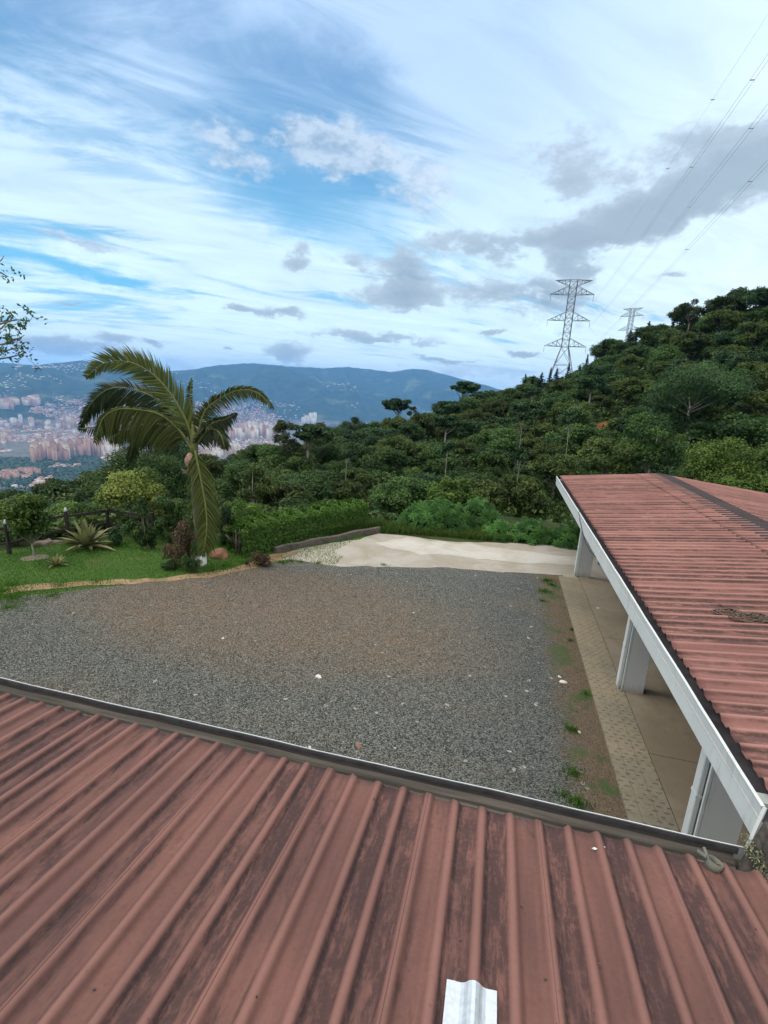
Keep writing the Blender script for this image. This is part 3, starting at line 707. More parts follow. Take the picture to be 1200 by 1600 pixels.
# forest prototypes (unit size about 7 m tall), placed at their first spots below
PROTO = []
for i, (cr, ch, ht, mt, bk, ncl, nl, ls, fl, hol, cat, what) in enumerate((
        (2.7, 4.4, 5.6, M_LEAF, M_BARK, 30, 9500, .27, 1., .35, 'tree', 'rounded dark green'),
        (3.1, 3.8, 5.2, M_LEAFB, M_BARK, 32, 9500, .28, .85, .35, 'tree', 'broad blue green'),
        (2.4, 4.8, 6.4, M_LEAFO, M_BARKP, 26, 8000, .26, .95, .35, 'tree', 'tall olive green'),
        (3.0, 3.2, 5.8, M_LEAFO, M_BARKP, 26, 8200, .28, .7, .3, 'tree', 'flat topped olive'),
        (2.3, 3.8, 4.8, M_LEAFY2, M_BARK, 22, 7000, .25, 1., .35, 'tree', 'small bushy green'),
        (2.4, 2.6, 7.4, M_LEAFB, M_BARKP, 18, 5200, .34, .7, .3, 'tree', 'thin pale trunked'),
        (3.4, 4.2, 5.8, M_LEAF, M_BARK, 36, 11000, .28, .85, .35, 'tree', 'wide spreading green'))):
    r = make_tree('forest_tree', 'x', cat, (0, 0, 0), cr, ch, ht, mt, bk, ncl, ls, nl, fl, hol, (.2, .36), None, .5)
    PROTO.append((r, what, ht))
# conifer prototype
def conifer(name, label, loc, h, r, group=None, seed=1, sparse=False):
    root = empty(name, loc, label, 'conifer', group); rr = random.Random(seed); P = []; N = []
    for k in range(int(h*12)):
        z = .12*h+.88*h*(k/(h*12)); rad = 2.0*r*(1-z/h)**.8*rr.uniform(.6, 1.15)+.05; a = rr.uniform(0, 6.28)
        for j in range(max(4, int(rad*26))):
            t = rr.uniform(.1, 1); P.append((math.cos(a)*rad*t+rr.gauss(0, .09), math.sin(a)*rad*t+rr.gauss(0, .09), z-.25*rad*t+rr.gauss(0, .05)+.2*t*t*rad)); N.append((rr.gauss(0, .5), rr.gauss(0, .5), 1))
    P = np.array(P); N = np.array(N); V, F = leaves(P, N, .50, .20); mesh_np('crown', V, F, M_CONI, root, rng.uniform(0, 1, len(P)))
    mb = MB(); mb.tube([(0, 0, -.6), (.03, 0, h*.5), (0, 0, h)], [h*.016, h*.01, .01], 6); mb.build('trunk', M_BARK, root)
    return root
CON = [conifer('conifer_tree', 'x', (0, 0, 0), 7.5, 1.5, None, 3), conifer('conifer_tree', 'x', (0, 0, 0), 8.5, 1.1, None, 9)]

# scatter on the hillside: blue-noise in polar coordinates
used = {id(p[0]): False for p in PROTO}
spots = []
cand = []
for _ in range(60000):
    a = rng.uniform(-44, 47)+AC*0; 
    a = AC+rng.uniform(-42, 44)
    Rr = float(np.interp(a, RA, RR)); rmin = 29.5 if a > -3 else 27.5
    r = math.sqrt(rng.uniform(rmin**2, (Rr+6)**2)); cand.append((a, r, Rr))
def too_near_slip(x, y):
    for c, rad in SLIPS:
        d = math.hypot(x-c[0], y-c[1])
        if d < rad*.9: return True
        # also keep the line of sight just in front of the bare soil free
        rc_ = math.hypot(c[0], c[1]); r = math.hypot(x, y); da = abs(math.atan2(x, y)-math.atan2(c[0], c[1]))*r
        if rc_-9 < r < rc_ and da < rad*.7: return True
    return False
for (a, r, Rr) in cand:
    if len(spots) >= 290: break
    x, y = r*math.sin(R_(a)), r*math.cos(R_(a))
    if 2.0 < x < 12.5 and y < 27: continue
    if too_near_slip(x, y): continue
    pa = ang(884, 590)[0]; dx_ = abs(a-pa)
    if dx_ < 2.6 and r > Rr-26: continue
    dmin = 2.5+r*.029
    if any((x-s[0])**2+(y-s[1])**2 < (dmin*.5+s[5]*.5)**2 for s in spots): continue
    spots.append((x, y, r, a, Rr, dmin))
print('forest spots', len(spots))
for (x, y, r, a, Rr, dmin) in spots:
    px_fr = (a-AC)
    if a < ang(450, 650)[0]: kinds = [0, 1, 2, 4, 4, 6]
    else: kinds = [0, 0, 1, 1, 2, 2, 4, 6, 6, 0, 2, 5]
    if r < 45: kinds = [k for k in kinds if k not in (3, 5)]
    ki = int(rng.choice(kinds)); pr, what, ht = PROTO[ki]
    s = (.60+.0054*r)*rng.uniform(.74, 1.34)*1.06
    if a < ang(420, 650)[0]: s *= .82
    if r < 34: s = min(s, .58)
    zone = 'at the foot of the slope' if r < 50 else ('along the crest' if r > Rr-22 else ('midway up the slope' if r > 85 else 'low on the slope'))
    side = 'left of the palm' if px_fr < -18 else ('behind the palm and hedge' if px_fr < -8 else ('below the far mountains' if px_fr < 8 else ('below the power pylons' if px_fr < 24 else 'above the veranda roof')))
    lab = '%s tree %s %s' % (what, zone, side)
    z = H1(x, y)-.95*s
    if not used[id(pr)]:
        o = pr; used[id(pr)] = True; o.location = (x, y, z); o.rotation_euler = (0, 0, rng.uniform(0, 6.28)); o.scale = (s, s, s*.86)
        tag(o, lab, 'tree', 'trees on the forested hillside')
    else: copy_thing(pr, (x, y, z), rng.uniform(0, 6.28), (s, s, s*.86), lab, 'trees on the forested hillside', 'tree')
for pr, what, ht in PROTO:
    if not used[id(pr)]:
        for ch in list(pr.children): bpy.data.objects.remove(ch)
        bpy.data.objects.remove(pr)
# conifers along the crest
cl = [(845, 590, 6), (858, 587, 5), (868, 584, 4.5), (885, 580, 5), (902, 578, 5), (912, 566, 5), (925, 562, 5), (934, 545, 9), (945, 556, 5), (960, 552, 5), (972, 524, 9.5), (982, 535, 7), (998, 510, 11), (1005, 522, 7), (1018, 518, 6), (1035, 505, 8), (1045, 500, 8), (1175, 452, 9), (1190, 446, 9), (1198, 440, 9), (832, 595, 4), (820, 598, 4)]
for i, (px_, py_, hh) in enumerate(cl):
    a = ang(px_, 600)[0]; r = float(np.interp(a, RA, RR))-rng.uniform(0, 8)
    x, y = r*math.sin(R_(a)), r*math.cos(R_(a)); z = H1(x, y)-.3
    ztop = CZ+r*math.tan(R_(ang(px_, py_-11)[1])); s = max(.45, (ztop-z)/8.0*1.0)
    lab = 'dark pointed conifer on the crest ' + ('left of the large pylon' if px_ < 865 else 'between the two pylons' if px_ < 965 else 'beside the small pylon' if px_ < 1060 else 'at the right edge of the hill')
    if i < 2: o = CON[i]; o.location = (x, y, z); o.scale = (s*.8, s*.8, s); tag(o, lab, 'conifer', 'conifers on the crest')
    else: copy_thing(CON[i % 2], (x, y, z), rng.uniform(0, 6), (s*.8, s*.8, s), lab, 'conifers on the crest', 'conifer')
# understory: leafy ground cover hiding the soil between trees
n = 190000; a = AC+rng.uniform(-42, 44, n); Rr = np.interp(a, RA, RR); r0 = np.where(a > -3, 26.5, np.where(a < -22, 20.6, 21.6))
r = np.sqrt(rng.uniform(0, 1, n)**1.25*((Rr+15)**2-r0**2)+r0**2)
X = r*np.sin(np.radians(a)); Y = r*np.cos(np.radians(a))
ok = ~((X > 2) & (X < 12) & (Y < 24))
for c, rad in SLIPS: ok &= ((X-c[0])**2+(Y-c[1])**2 > (rad*(.55+.5*vnoise(X*.4, Y*.4)))**2)
X, Y, r = X[ok], Y[ok], r[ok]; n = len(X)
Z = height(X, Y)+rng.uniform(0, 1, n)**1.3*(.5+3.6*fbm(X/3.5, Y/3.5, 3)**1.5*np.minimum(1, np.maximum(0, (r-26)/25)))
V, F = leaves(np.stack([X, Y, Z], 1), rng.normal(size=(n, 3))*.7+[0, 0, 1], .24+r*.0045, .13+r*.0022)
tag(mesh_np('understory', V, F, M_FOR, tone=np.clip(fbm(X/5, Y/5, 2)*.7+rng.uniform(-.2, .45, n), 0, 1)), 'dense dark green undergrowth covering the hillside between the trees', 'undergrowth', kind='stuff')

# special trees on the skyline
def tree_at(px_, pyb, r, **kw):
    a = ang(px_, pyb)[0]; x, y = r*math.sin(R_(a)), r*math.cos(R_(a)); return (x, y, H1(x, y)-.1)
def tree_to(name, label, px_, pytop, r, wpx, mat, **kw):
    """tree whose top and crown width come from the survey, at distance r"""
    x, y, z = tree_at(px_, pytop, r); ztop = CZ+r*math.tan(R_(ang(px_, pytop)[1])); h = ztop-z; cr = wpx/FPX*r*.5*math.cos(R_(ang(px_, 700)[0]-AC))*1.05
    kw.setdefault('crown_h', min(h*.7, cr*1.7))
    return make_tree(name, label, kw.pop('cat', 'tree'), (x, y, z), cr, kw.pop('crown_h'), h, mat, **kw)
tree_to('eucalyptus_tree', 'tall open crowned eucalyptus standing against the far city', 445, 648, 66, 56, M_SKYL, ncl=13, nleaf=2600, lsize=.30, hollow=.5, rc=(.2, .32), crown_h=6.5, r0=.16)
tree_to('eucalyptus_tree', 'bushy dark tree on the slope crest right of the eucalyptus', 500, 657, 80, 42, M_SKYL, ncl=14, nleaf=2600, lsize=.3, crown_h=5)
tree_to('eucalyptus_tree', 'small dark tree on the skyline in front of the mountains', 556, 648, 100, 34, M_SKYL, ncl=14, nleaf=2600, lsize=.3, crown_h=5.5)
tree_to('eucalyptus_tree', 'lone round dark tree poking above the ridge line', 646, 631, 118, 20, M_SKYL, ncl=10, nleaf=1600, lsize=.3, crown_h=5)
tree_to('eucalyptus_tree', 'broad dark tree on the crest below the mountain shoulder', 745, 610, 130, 52, M_SKYL, ncl=18, nleaf=4200, lsize=.34, crown_h=6.5)
tree_to('eucalyptus_tree', 'open crowned eucalyptus high on the right skyline, left one of the pair', 1085, 464, 150, 48, M_SKYL, ncl=13, nleaf=2400, lsize=.45, hollow=.5, rc=(.2, .3), crown_h=7)
tree_to('eucalyptus_tree', 'open crowned eucalyptus high on the right skyline, right one of the pair', 1135, 460, 150, 44, M_SKYL, ncl=12, nleaf=2200, lsize=.45, hollow=.5, rc=(.2, .3), crown_h=6)
tree_to('dome_tree', 'big dome shaped olive green tree behind the palm trunk', 225, 694, 44, 150, M_LEAF, ncl=40, nleaf=15000, lsize=.2, crown_h=6.0, flat=.8)
tree_to('dome_tree', 'dark rounded tree right behind the palm crown', 272, 680, 52, 90, M_LEAFB, ncl=26, nleaf=9000, lsize=.22, crown_h=5.0)
tree_to('leafy_tree', 'dense mid green tree right of the palm in front of the city', 378, 708, 38, 96, M_LEAF, ncl=30, nleaf=9000, lsize=.2, crown_h=5)
tree_to('leafy_tree', 'fine leaved tree between the palm and the hedge with a thin pale trunk', 395, 712, 34, 60, M_LEAFO, ncl=14, nleaf=3500, lsize=.2, crown_h=4, bark=M_BARKP)
tree_to('leafy_tree', 'large blue green tree with layered crown above the veranda roof', 1092, 566, 74, 150, M_LEAFB, ncl=34, nleaf=15000, lsize=.26, crown_h=7, flat=.7, bark=M_BARKP)
tree_to('leafy_tree', 'broad pale green tree behind the middle of the veranda roof', 1030, 640, 50, 110, M_LEAF, ncl=30, nleaf=12000, lsize=.22, crown_h=6, flat=.8, bark=M_BARKP)
tree_to('leafy_tree', 'bright green spreading tree behind the right end of the veranda roof', 1160, 676, 40, 150, M_LEAFY, ncl=34, nleaf=15000, lsize=.2, crown_h=5, flat=.8)
tree_to('leafy_tree', 'yellow green leafy tree peeking over the rear slope of the veranda', 1182, 728, 30, 90, M_LEAFY, ncl=24, nleaf=7000, lsize=.17, crown_h=3)
tree_to('leafy_tree', 'drooping light green tree in front of the orange bare soil', 952, 676, 48, 104, M_LEAFO, ncl=24, nleaf=8500, lsize=.24, crown_h=4, flat=.7, bark=M_BARKP)
tree_to('leafy_tree', 'round bright green tree rising behind the big leaved bush', 712, 738, 27.5, 78, M_LEAFY, ncl=26, nleaf=9000, lsize=.17, crown_h=3.2)
tree_to('leafy_tree', 'dark brownish green tree left of the big leaved bush', 612, 742, 28, 84, M_LEAF, ncl=26, nleaf=8000, lsize=.17, crown_h=3.4)
tree_to('leafy_tree', 'dark leafy tree behind the concrete apron near the veranda corner', 820, 742, 28, 80, M_LEAFO, ncl=22, nleaf=6500, lsize=.18, crown_h=2.8, bark=M_BARKP)
for i, (px_, top, bot, r, lab) in enumerate(((896, 640, 722, 55, 'tall bare pale trunk with a tuft of leaves left of the orange soil'), (818, 645, 692, 62, 'bare pale trunk standing in the dark middle of the hillside'), (812, 700, 740, 48, 'short pale trunk low on the hillside left of the veranda'), (1022, 690, 735, 50, 'leaning pale trunk below the broad tree behind the roof'),
                                             (700, 690, 735, 50, 'thin pale trunk on the hillside above the big leaved bush'), (540, 700, 740, 50, 'thin pale trunk on the hillside above the hedge'))):
    tree_to('slender_tree', lab, px_, top, r, 34, M_LEAFB, ncl=8, nleaf=700, lsize=.3, crown_h=1.6, bark=simple('pale_trunk', (.22, .22, .18), .9, .15), r0=.035, lean=(.2*(i % 3-1), 0))

# ------------------------------------------------------------------ pylons and lines
M_STEEL = simple('pylon_steel', (.17, .20, .23), .6, .15, .5, bmp=0)
def pylon(label, base, h, rot, sc_=1.0):
    root = empty('power_pylon', tuple(base), label, 'pylon', 'lattice pylons on the hill', rz=rot)
    root.scale = (sc_,)*3
    # unit: height 36 m; body width 2.6, waist at 13 m, legs spread to 9 m
    def wat(z): return 1.25 if z > 13 else 1.25+(13-z)/13*3.3
    mast = MB(); T = .20
    lv = [0, 6.5, 13]+list(np.linspace(13, 36, 10)[1:])
    for sx in (-1, 1):
        for sy in (-1, 1):
            for a, b in zip(lv[:-1], lv[1:]):
                wa, wb = wat(a), wat(b); mast.bar((sx*wa, sy*wa, a), (sx*wb, sy*wb, b), T)
    for a, b in zip(lv[:-1], lv[1:]):
        wa, wb = wat(a), wat(b)
        for (s1, s2) in (((-1, -1), (1, -1)), ((1, -1), (1, 1)), ((1, 1), (-1, 1)), ((-1, 1), (-1, -1))):
            mast.bar((s1[0]*wa, s1[1]*wa, a), (s2[0]*wb, s2[1]*wb, b), .09); mast.bar((s2[0]*wa, s2[1]*wa, a), (s1[0]*wb, s1[1]*wb, b), .09)
            mast.bar((s1[0]*wb, s1[1]*wb, b), (s2[0]*wb, s2[1]*wb, b), .13)
    mast.build('mast', M_STEEL, root)
    def arm(z, L, hgt, down=False):
        mb = MB(); w = 1.25
        for s in (-1, 1):
            tip = (s*L, 0, z)
            zt = z-hgt if down else z+hgt
            for sy in (-1, 1):
                mb.bar((s*w, sy*w, z), tip, .15); mb.bar((s*w, sy*w, zt), tip, .13)
                for k in (.3, .55, .8):
                    p = Vector((s*w, sy*w, z)).lerp(Vector(tip), k); q = Vector((s*w, sy*w, zt)).lerp(Vector(tip), k); mb.bar(p, q, .09)
                    p2 = Vector((s*w, sy*w, z)).lerp(Vector(tip), max(0, k-.27)); mb.bar(p2, q, .09)
            for k in (.3, .6): mb.bar(Vector((s*w, -w, z)).lerp(Vector(tip), k), Vector((s*w, w, z)).lerp(Vector(tip), k), .09)
        return mb.build('cross_arm', M_STEEL, root)
    arm(13.2, 7.4, 2.9); arm(22.3, 7.4, 2.9); arm(31.2, 7.7, 2.9); arm(36, 6.4, 1.9, True)
    for z in (13.2, 22.3, 31.2):
        for s in (-1, 1):
            mb = MB(); L = 7.4
            mb.tube([(s*L, 0, z), (s*L, 0, z-2.2)], .05, 5)
            for k in range(6): mb.tube([(s*L, 0, z-.3-k*.33), (s*L, 0, z-.4-k*.33)], .11, 6)
            mb.build('insulator', simple('insulator', (.22, .24, .25), .4, .1, 1, bmp=0) if 'insulator' not in bpy.data.materials else bpy.data.materials['insulator'], root)
    return root
def ray_at(px_, py_, r):
    d = ray(px_, py_); h = math.hypot(d[0], d[1]); return np.array([d[0]/h*r, d[1]/h*r, CZ+d[2]/h*r])
D1 = 172; t1 = ray_at(897, 438, D1); bz = H1(t1[0], t1[1]); h1 = t1[2]-ray_at(866, 598, D1)[2]
s1 = h1/36.0; phi = math.atan2(t1[0], t1[1])
P1 = Vector((t1[0], t1[1], t1[2]-36*s1)); RZ1 = -phi+.08
pylon('large lattice power pylon standing on the hill crest', P1, 36, RZ1, s1)
D2 = 330; t2 = ray_at(989, 482, D2); s2 = s1*1.0; P2 = Vector((t2[0], t2[1], t2[2]-36*s2)); RZ2 = -math.atan2(t2[0], t2[1])-.35
pylon('smaller looking distant lattice pylon half hidden by conifers', P2, 36, RZ2, s2)
def tipw(P, rz, s_, x, z): c, q = math.cos(rz), math.sin(rz); return Vector((P.x+s_*(c*x), P.y+s_*(q*x), P.z+s_*z))
M_LINE = simple('line_aluminium', (.50, .54, .58), .5, .1, 1, bmp=0)
def cat_line(a, b, sag, n=40): return [Vector(a).lerp(Vector(b), i/n)-Vector((0, 0, sag*4*(i/n)*(1-i/n))) for i in range(n+1)]
def line(label, ends, sag, rad, spacers=(), group='power lines'):
    mb = MB()
    for off in ((0,) if (rad < .012 or group != 'power lines') else (-.22, .22)):
        pts = cat_line(*ends, sag); mb.tube([p+Vector((off, 0, 0)) for p in pts], rad, 4)
    o = tag(mb.build('power_line', M_LINE), label, 'power line', group)
    for t in spacers:
        p = Vector(ends[0]).lerp(Vector(ends[1]), t)-Vector((0, 0, sag*4*t*(1-t)))
        m2 = MB(); m2.box((p.x-.24, p.y-.045, p.z-.045), (p.x+.24, p.y+.045, p.z+.045), .015); m2.build('spacer', M_LINE, o)
# far ends: the next pylon stands behind the camera, up to its right
EA = ray_at(1330, -150, 60); 
def farend(px_, py_, r): return Vector(ray_at(px_, py_, r))
L = [('upper double power line crossing the top right of the sky', tipw(P1, RZ1, s1, 7.7, 29.0), farend(1290, -70, 62), .5, .0165),
     ('middle double power line crossing the right of the sky', tipw(P1, RZ1, s1, 7.4, 20.1), farend(1290, 22, 62), .5, .0165),
     ('lowest double power line crossing the dark cloud at right', tipw(P1, RZ1, s1, 7.4, 11.0), farend(1290, 125, 62), .5, .0165),
     ('thin earth wire above the double power lines', tipw(P1, RZ1, s1, 6.4, 36), farend(1290, -135, 62), .3, .010)]
for (lab, a, b, sag, rad) in L:
    d = (b-a); b2 = a+d*1.6
    line(lab, (a, b2), sag*4, rad, (.46, .56) if rad > .012 else (.40, .50, .58))
for (lab, za) in (('upper wire sagging between the two pylons', 29.0), ('middle wire sagging between the two pylons', 20.1), ('lower wire sagging between the two pylons', 11.0)):
    line(lab, (tipw(P1, RZ1, s1, 7.4, za), tipw(P2, RZ2, s2, -7.4, za)), 3.5, .022, (), 'wires between the two pylons')

# ------------------------------------------------------------------ palm
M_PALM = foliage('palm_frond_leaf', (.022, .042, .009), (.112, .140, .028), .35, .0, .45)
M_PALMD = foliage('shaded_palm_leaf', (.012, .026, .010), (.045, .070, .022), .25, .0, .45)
M_RACH = simple('frond_rachis', (.13, .145, .04), .6, .2)
PB = G(314, 882); PY = PB[1]
palm = empty('palm_tree', tuple(PB), 'wind blown palm with arching fronds on the lawn edge', 'palm')
def catmull(P, n):
    P = [Vector(p) for p in P]; P = [P[0]*2-P[1]]+P+[P[-1]*2-P[-2]]; out = []
    m = len(P)-3
    for i in range(n):
        t = i/(n-1)*m; k = min(int(t), m-1); t -= k; p0, p1, p2, p3 = P[k:k+4]
        out.append(.5*((2*p1)+(-p0+p2)*t+(2*p0-5*p1+4*p2-p3)*t*t+(-p0+3*p1-3*p2+p3)*t**3))
    return out
def frond(pix, dy, leaf, mat, up=1.0, dn=1.0, fwd=.8, grav=.25, n=70, wind=(-.35, 0, -.1), seed=0, w=.04, start=.12, sidey=.5):
    r = random.Random(seed)
    m = len(pix); pts = [atY(px_, py_, PY+dy[0]+(dy[1]-dy[0])*i/(m-1)) for i, (px_, py_) in enumerate(pix)]
    C_ = catmull(pts, n+1); mb = MB(); V = []; F = []; T = []
    rb_ = MB(); rb_.tube(C_[::3], [.035*(1-.85*i/len(C_[::3]))+.004 for i in range(len(C_[::3]))], 6)
    view = Vector((C_[0].x, C_[0].y, C_[0].z-CZ)).normalized()
    for i in range(int(n*start), n):
        t = i/n; p = C_[i]; tan = (C_[i+1]-C_[max(i-1, 0)]).normalized(); pr = view.cross(tan).normalized()
        env = math.sin(math.pi*min(1, (t*.88+.12)))**.5*(1-.35*t)
        for side, kf in ((1, up), (-1, dn)):
            for rep in range(3):
                Lf = 1.22*leaf*kf*env*r.uniform(.60, 1.15)
                if Lf < .04 or r.random() < .10: continue
                d = (pr*side*1.0+tan*fwd+Vector(wind)*.6+view*r.uniform(-sidey, sidey)+Vector((0, 0, r.uniform(-.1, .1)))).normalized()
                wd = view.cross(d).normalized()*w*.5*r.uniform(.7, 1.2)+view*r.uniform(-.012, .012)
                q0 = p+tan*r.uniform(-.02, .02); b = len(V); prev = q0
                for s_ in range(4):
                    f = s_/3; q = q0+d*Lf*f+Vector(wind)*Lf*.25*f*f+Vector((0, 0, -grav))*Lf*f*f; ww = wd*(0.5, .85, .62, .05)[s_]
                    V += [q-ww, q+ww]
                tt = min(1, max(0, r.uniform(.1, 1)))
                for s_ in range(3): F.append((b+2*s_, b+2*s_+1, b+2*s_+3, b+2*s_+2)); T.append(tt)
    o = mesh_np('frond', np.array(V)-PB, np.array(F), mat, palm, T)
    rc = rb_.build('rachis', M_RACH, o); 
    for v in rc.data.vertices: v.co -= Vector(PB)
    return o
frond([(303, 700), (292, 660), (264, 612), (235, 582), (202, 566), (165, 567), (134, 590)], (0, -.6), .86, M_PALM, .95, .75, .85, .15, 90, (-.45, 0, .1), 1, .045)
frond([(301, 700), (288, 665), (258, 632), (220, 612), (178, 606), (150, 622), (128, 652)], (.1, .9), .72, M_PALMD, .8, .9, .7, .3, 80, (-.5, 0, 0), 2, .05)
frond([(300, 702), (280, 672), (250, 648), (215, 640), (182, 640), (160, 655), (148, 692)], (0, -1.1), .66, M_PALM, .55, .95, .6, .75, 80, (-.35, 0, -.2), 3, .045)
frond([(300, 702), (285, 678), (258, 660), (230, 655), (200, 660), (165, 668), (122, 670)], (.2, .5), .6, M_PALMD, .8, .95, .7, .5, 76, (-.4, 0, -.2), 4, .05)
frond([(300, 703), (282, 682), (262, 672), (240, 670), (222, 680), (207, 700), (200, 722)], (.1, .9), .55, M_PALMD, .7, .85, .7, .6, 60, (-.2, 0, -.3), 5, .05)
frond([(304, 700), (300, 670), (297, 640), (297, 612), (300, 590)], (0, .3), .42, M_PALM, .4, .7, .9, .6, 50, (.15, 0, -.3), 6, .045)
frond([(304, 700), (312, 665), (322, 640), (345, 622), (372, 610), (402, 613), (428, 640)], (0, .5), .60, M_PALM, .55, .80, .75, .55, 74, (.05, 0, -.05), 7, .045)
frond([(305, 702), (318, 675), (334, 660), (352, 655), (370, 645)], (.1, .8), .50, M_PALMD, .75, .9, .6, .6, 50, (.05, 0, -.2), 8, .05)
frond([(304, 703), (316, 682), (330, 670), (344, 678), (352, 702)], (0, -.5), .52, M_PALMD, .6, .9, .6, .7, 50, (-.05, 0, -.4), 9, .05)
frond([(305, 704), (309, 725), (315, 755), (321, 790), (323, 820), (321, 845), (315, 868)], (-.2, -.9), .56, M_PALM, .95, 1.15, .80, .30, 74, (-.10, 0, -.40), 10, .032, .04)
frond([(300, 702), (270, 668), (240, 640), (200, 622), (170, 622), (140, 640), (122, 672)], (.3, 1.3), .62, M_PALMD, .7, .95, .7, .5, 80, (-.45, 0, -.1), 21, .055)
frond([(301, 703), (280, 676), (255, 664), (225, 664), (195, 672), (170, 690)], (-.1, .2), .58, M_PALM, .6, 1.0, .6, .8, 70, (-.3, 0, -.3), 22, .045)
tr = MB(); top = Vector(atY(303, 700, PY))-Vector(PB); kn = Vector(atY(305, 770, PY))-Vector(PB)
tr.tube([(0, 0, -.1), (0, 0, .02), (.0, 0, .40)], [.20, .185, .17], 14); tr.build('painted_trunk_base', simple('whitewash', (.58, .60, .60), .9, .2, 7), palm)
tr = MB(); tr.tube([(0, 0, .40), kn*.5+Vector((.03, 0, 0)), kn, top*.9+kn*.1], [.165, .14, .12, .10], 12); tr.build('trunk', M_BARK, palm)
tr = MB(); tr.tube([top*.86+kn*.14, top, top+Vector((.0, 0, .35)), top+Vector((-.02, 0, .8))], [.12, .13, .09, .03], 10); tr.build('crown_shaft', M_RACH, palm)
fr = MB(); fc = Vector(atY(297, 722, PY-.25))-Vector(PB)
fr.tube([fc+Vector((0, 0, .28)), fc+Vector((0, 0, .22)), fc+Vector((0, 0, .10)), fc, fc-Vector((0, 0, .14)), fc-Vector((0, 0, .24))], [.04, .09, .15, .16, .11, .03], 12)
for k in range(6): fr.tube([fc-Vector((0, 0, .15)), fc+Vector((random.uniform(-.25, .1), -.05, -.32)), fc+Vector((random.uniform(-.3, .1), -.05, -.22-.2*random.random()))], .012, 5)
fr.build('flower_spathe', simple('dry_spathe', (.30, .20, .14), .8, .3, 12), palm)

# ------------------------------------------------------------------ garden
def shrub(name, label, cat, px_, pyb, pyt, wpx, mat, dens=1.0, ls=.10, ncl=14, loc=None, flat=1., stems=True, hollow=.3, bark=None, lean=(0, 0), crown=.9, up=.4):
    b = G(px_, pyb) if loc is None else loc
    t = atY(px_, pyt, b[1]); h = max(.15, t[2]); d = math.hypot(b[0], b[1]); cr = wpx/FPX*b[1]*.5
    root = empty(name, tuple(b), label, cat)
    V, F, T, cen = blob_crown(ncl, cr, h*crown*.5, h*(1-crown*.5), ls, int(2600*dens*max(.3, cr*h)), up, (.28, .46), flat, hollow)
    if crown >= .9:
        z0, z1 = V[:, 2].min(), V[:, 2].max(); V[:, 2] = (V[:, 2]-z0)/(z1-z0)*h*1.03
    V[:, 2] = np.maximum(V[:, 2], .01)
    mesh_np('foliage', V, F, mat, root, T)
    branchy(max(.08, h*(1-crown)+.1), cen, .012+.012*h, bark or M_BARK, root, lean, 'stem', 10, seed=int(px_))
    return root
M_RED = foliage('red_brown_leaf', (.05, .038, .020), (.135, .085, .048), .25, 0)
M_YEL = foliage('yellow_green_leaf', (.06, .10, .018), (.26, .32, .075), .3, 0)
M_HEDGE = foliage('hedge_leaf', (.020, .058, .009), (.090, .190, .026), .25, 0)
M_CASTOR = foliage('castor_leaf', (.010, .046, .010), (.070, .180, .038), .25, 0, .9)
shrub('citrus_tree', 'small round citrus tree on the lawn left with a pale trunk', 'tree', 52, 870, 768, 82, M_LEAFY, 1.6, .11, 20, bark=M_BARKP, crown=.82)
shrub('shrub', 'wispy upright bush in front of the fence left of the palm', 'shrub', 230, 858, 775, 30, M_LEAF, 1.3, .08, 14, hollow=.1)
shrub('shrub', 'pale yellow green flowering bush with bare stems behind the fence', 'shrub', 205, 838, 738, 110, M_YEL, 1.2, .11, 22, loc=np.array([*(G(205, 838)[:2]*1.06), 0]), crown=.6, bark=M_BARKP)
shrub('shrub', 'yellowish bush to the right of the flowering bush, left of the palm', 'shrub', 262, 842, 768, 60, M_YEL, 1.0, .10, 14, loc=np.array([*(G(262, 842)[:2]*1.04), 0]), crown=.7, bark=M_BARKP)
shrub('shrub', 'red brown leaved bush just left of the palm base', 'shrub', 282, 884, 815, 62, M_RED, 1.5, .07, 16, hollow=.2)
shrub('shrub', 'green leafy bush at the foot of the palm under the red bush', 'shrub', 300, 893, 845, 36, M_LEAF, 1.4, .06, 10, hollow=.1)
shrub('shrub', 'dark compact bush right of the agave clump by the fence', 'shrub', 186, 852, 818, 40, M_LEAFB, 1.8, .08, 10, hollow=.1)
shrub('shrub', 'low creeping plant at the lawn edge left of the palm', 'shrub', 268, 890, 878, 34, M_LEAFB, 2, .06, 8, hollow=.1)
shrub('shrub', 'low reddish bush at the left end of the hedge', 'shrub', 404, 884, 862, 46, M_RED, 1.6, .07, 10, hollow=.1)
shrub('shrub', 'silvery blue bush glimpsed behind the hedge right of the palm', 'shrub', 402, 812, 792, 50, foliage('silver_leaf', (.12, .18, .16), (.30, .38, .36), .2, 0), 1.2, .12, 8, loc=np.array([*(G(402, 822)[:2]*1.12), -.3]), flat=.5)
shrub('shrub', 'spiky yellow plant behind the earth mound', 'shrub', 352, 852, 822, 22, M_YEL, 2.0, .10, 8, hollow=.1)
shrub('shrub', 'broad green bushes behind the fence at the far left', 'shrub', 25, 838, 770, 70, M_LEAFY, 1.3, .12, 16, loc=np.array([*(G(10, 838)[:2]*1.22), -.4]))
shrub('shrub', 'bright green bushes behind the fence between citrus tree and agave', 'shrub', 120, 830, 772, 90, M_LEAFY, 1.3, .12, 18, loc=np.array([*(G(120, 830)[:2]*1.2), -.4]))
shrub('shrub', 'dull green bush behind the fence near the wispy bush', 'shrub', 168, 830, 770, 60, M_LEAFO, 1.2, .12, 14, loc=np.array([*(G(170, 830)[:2]*1.25), -.6]))
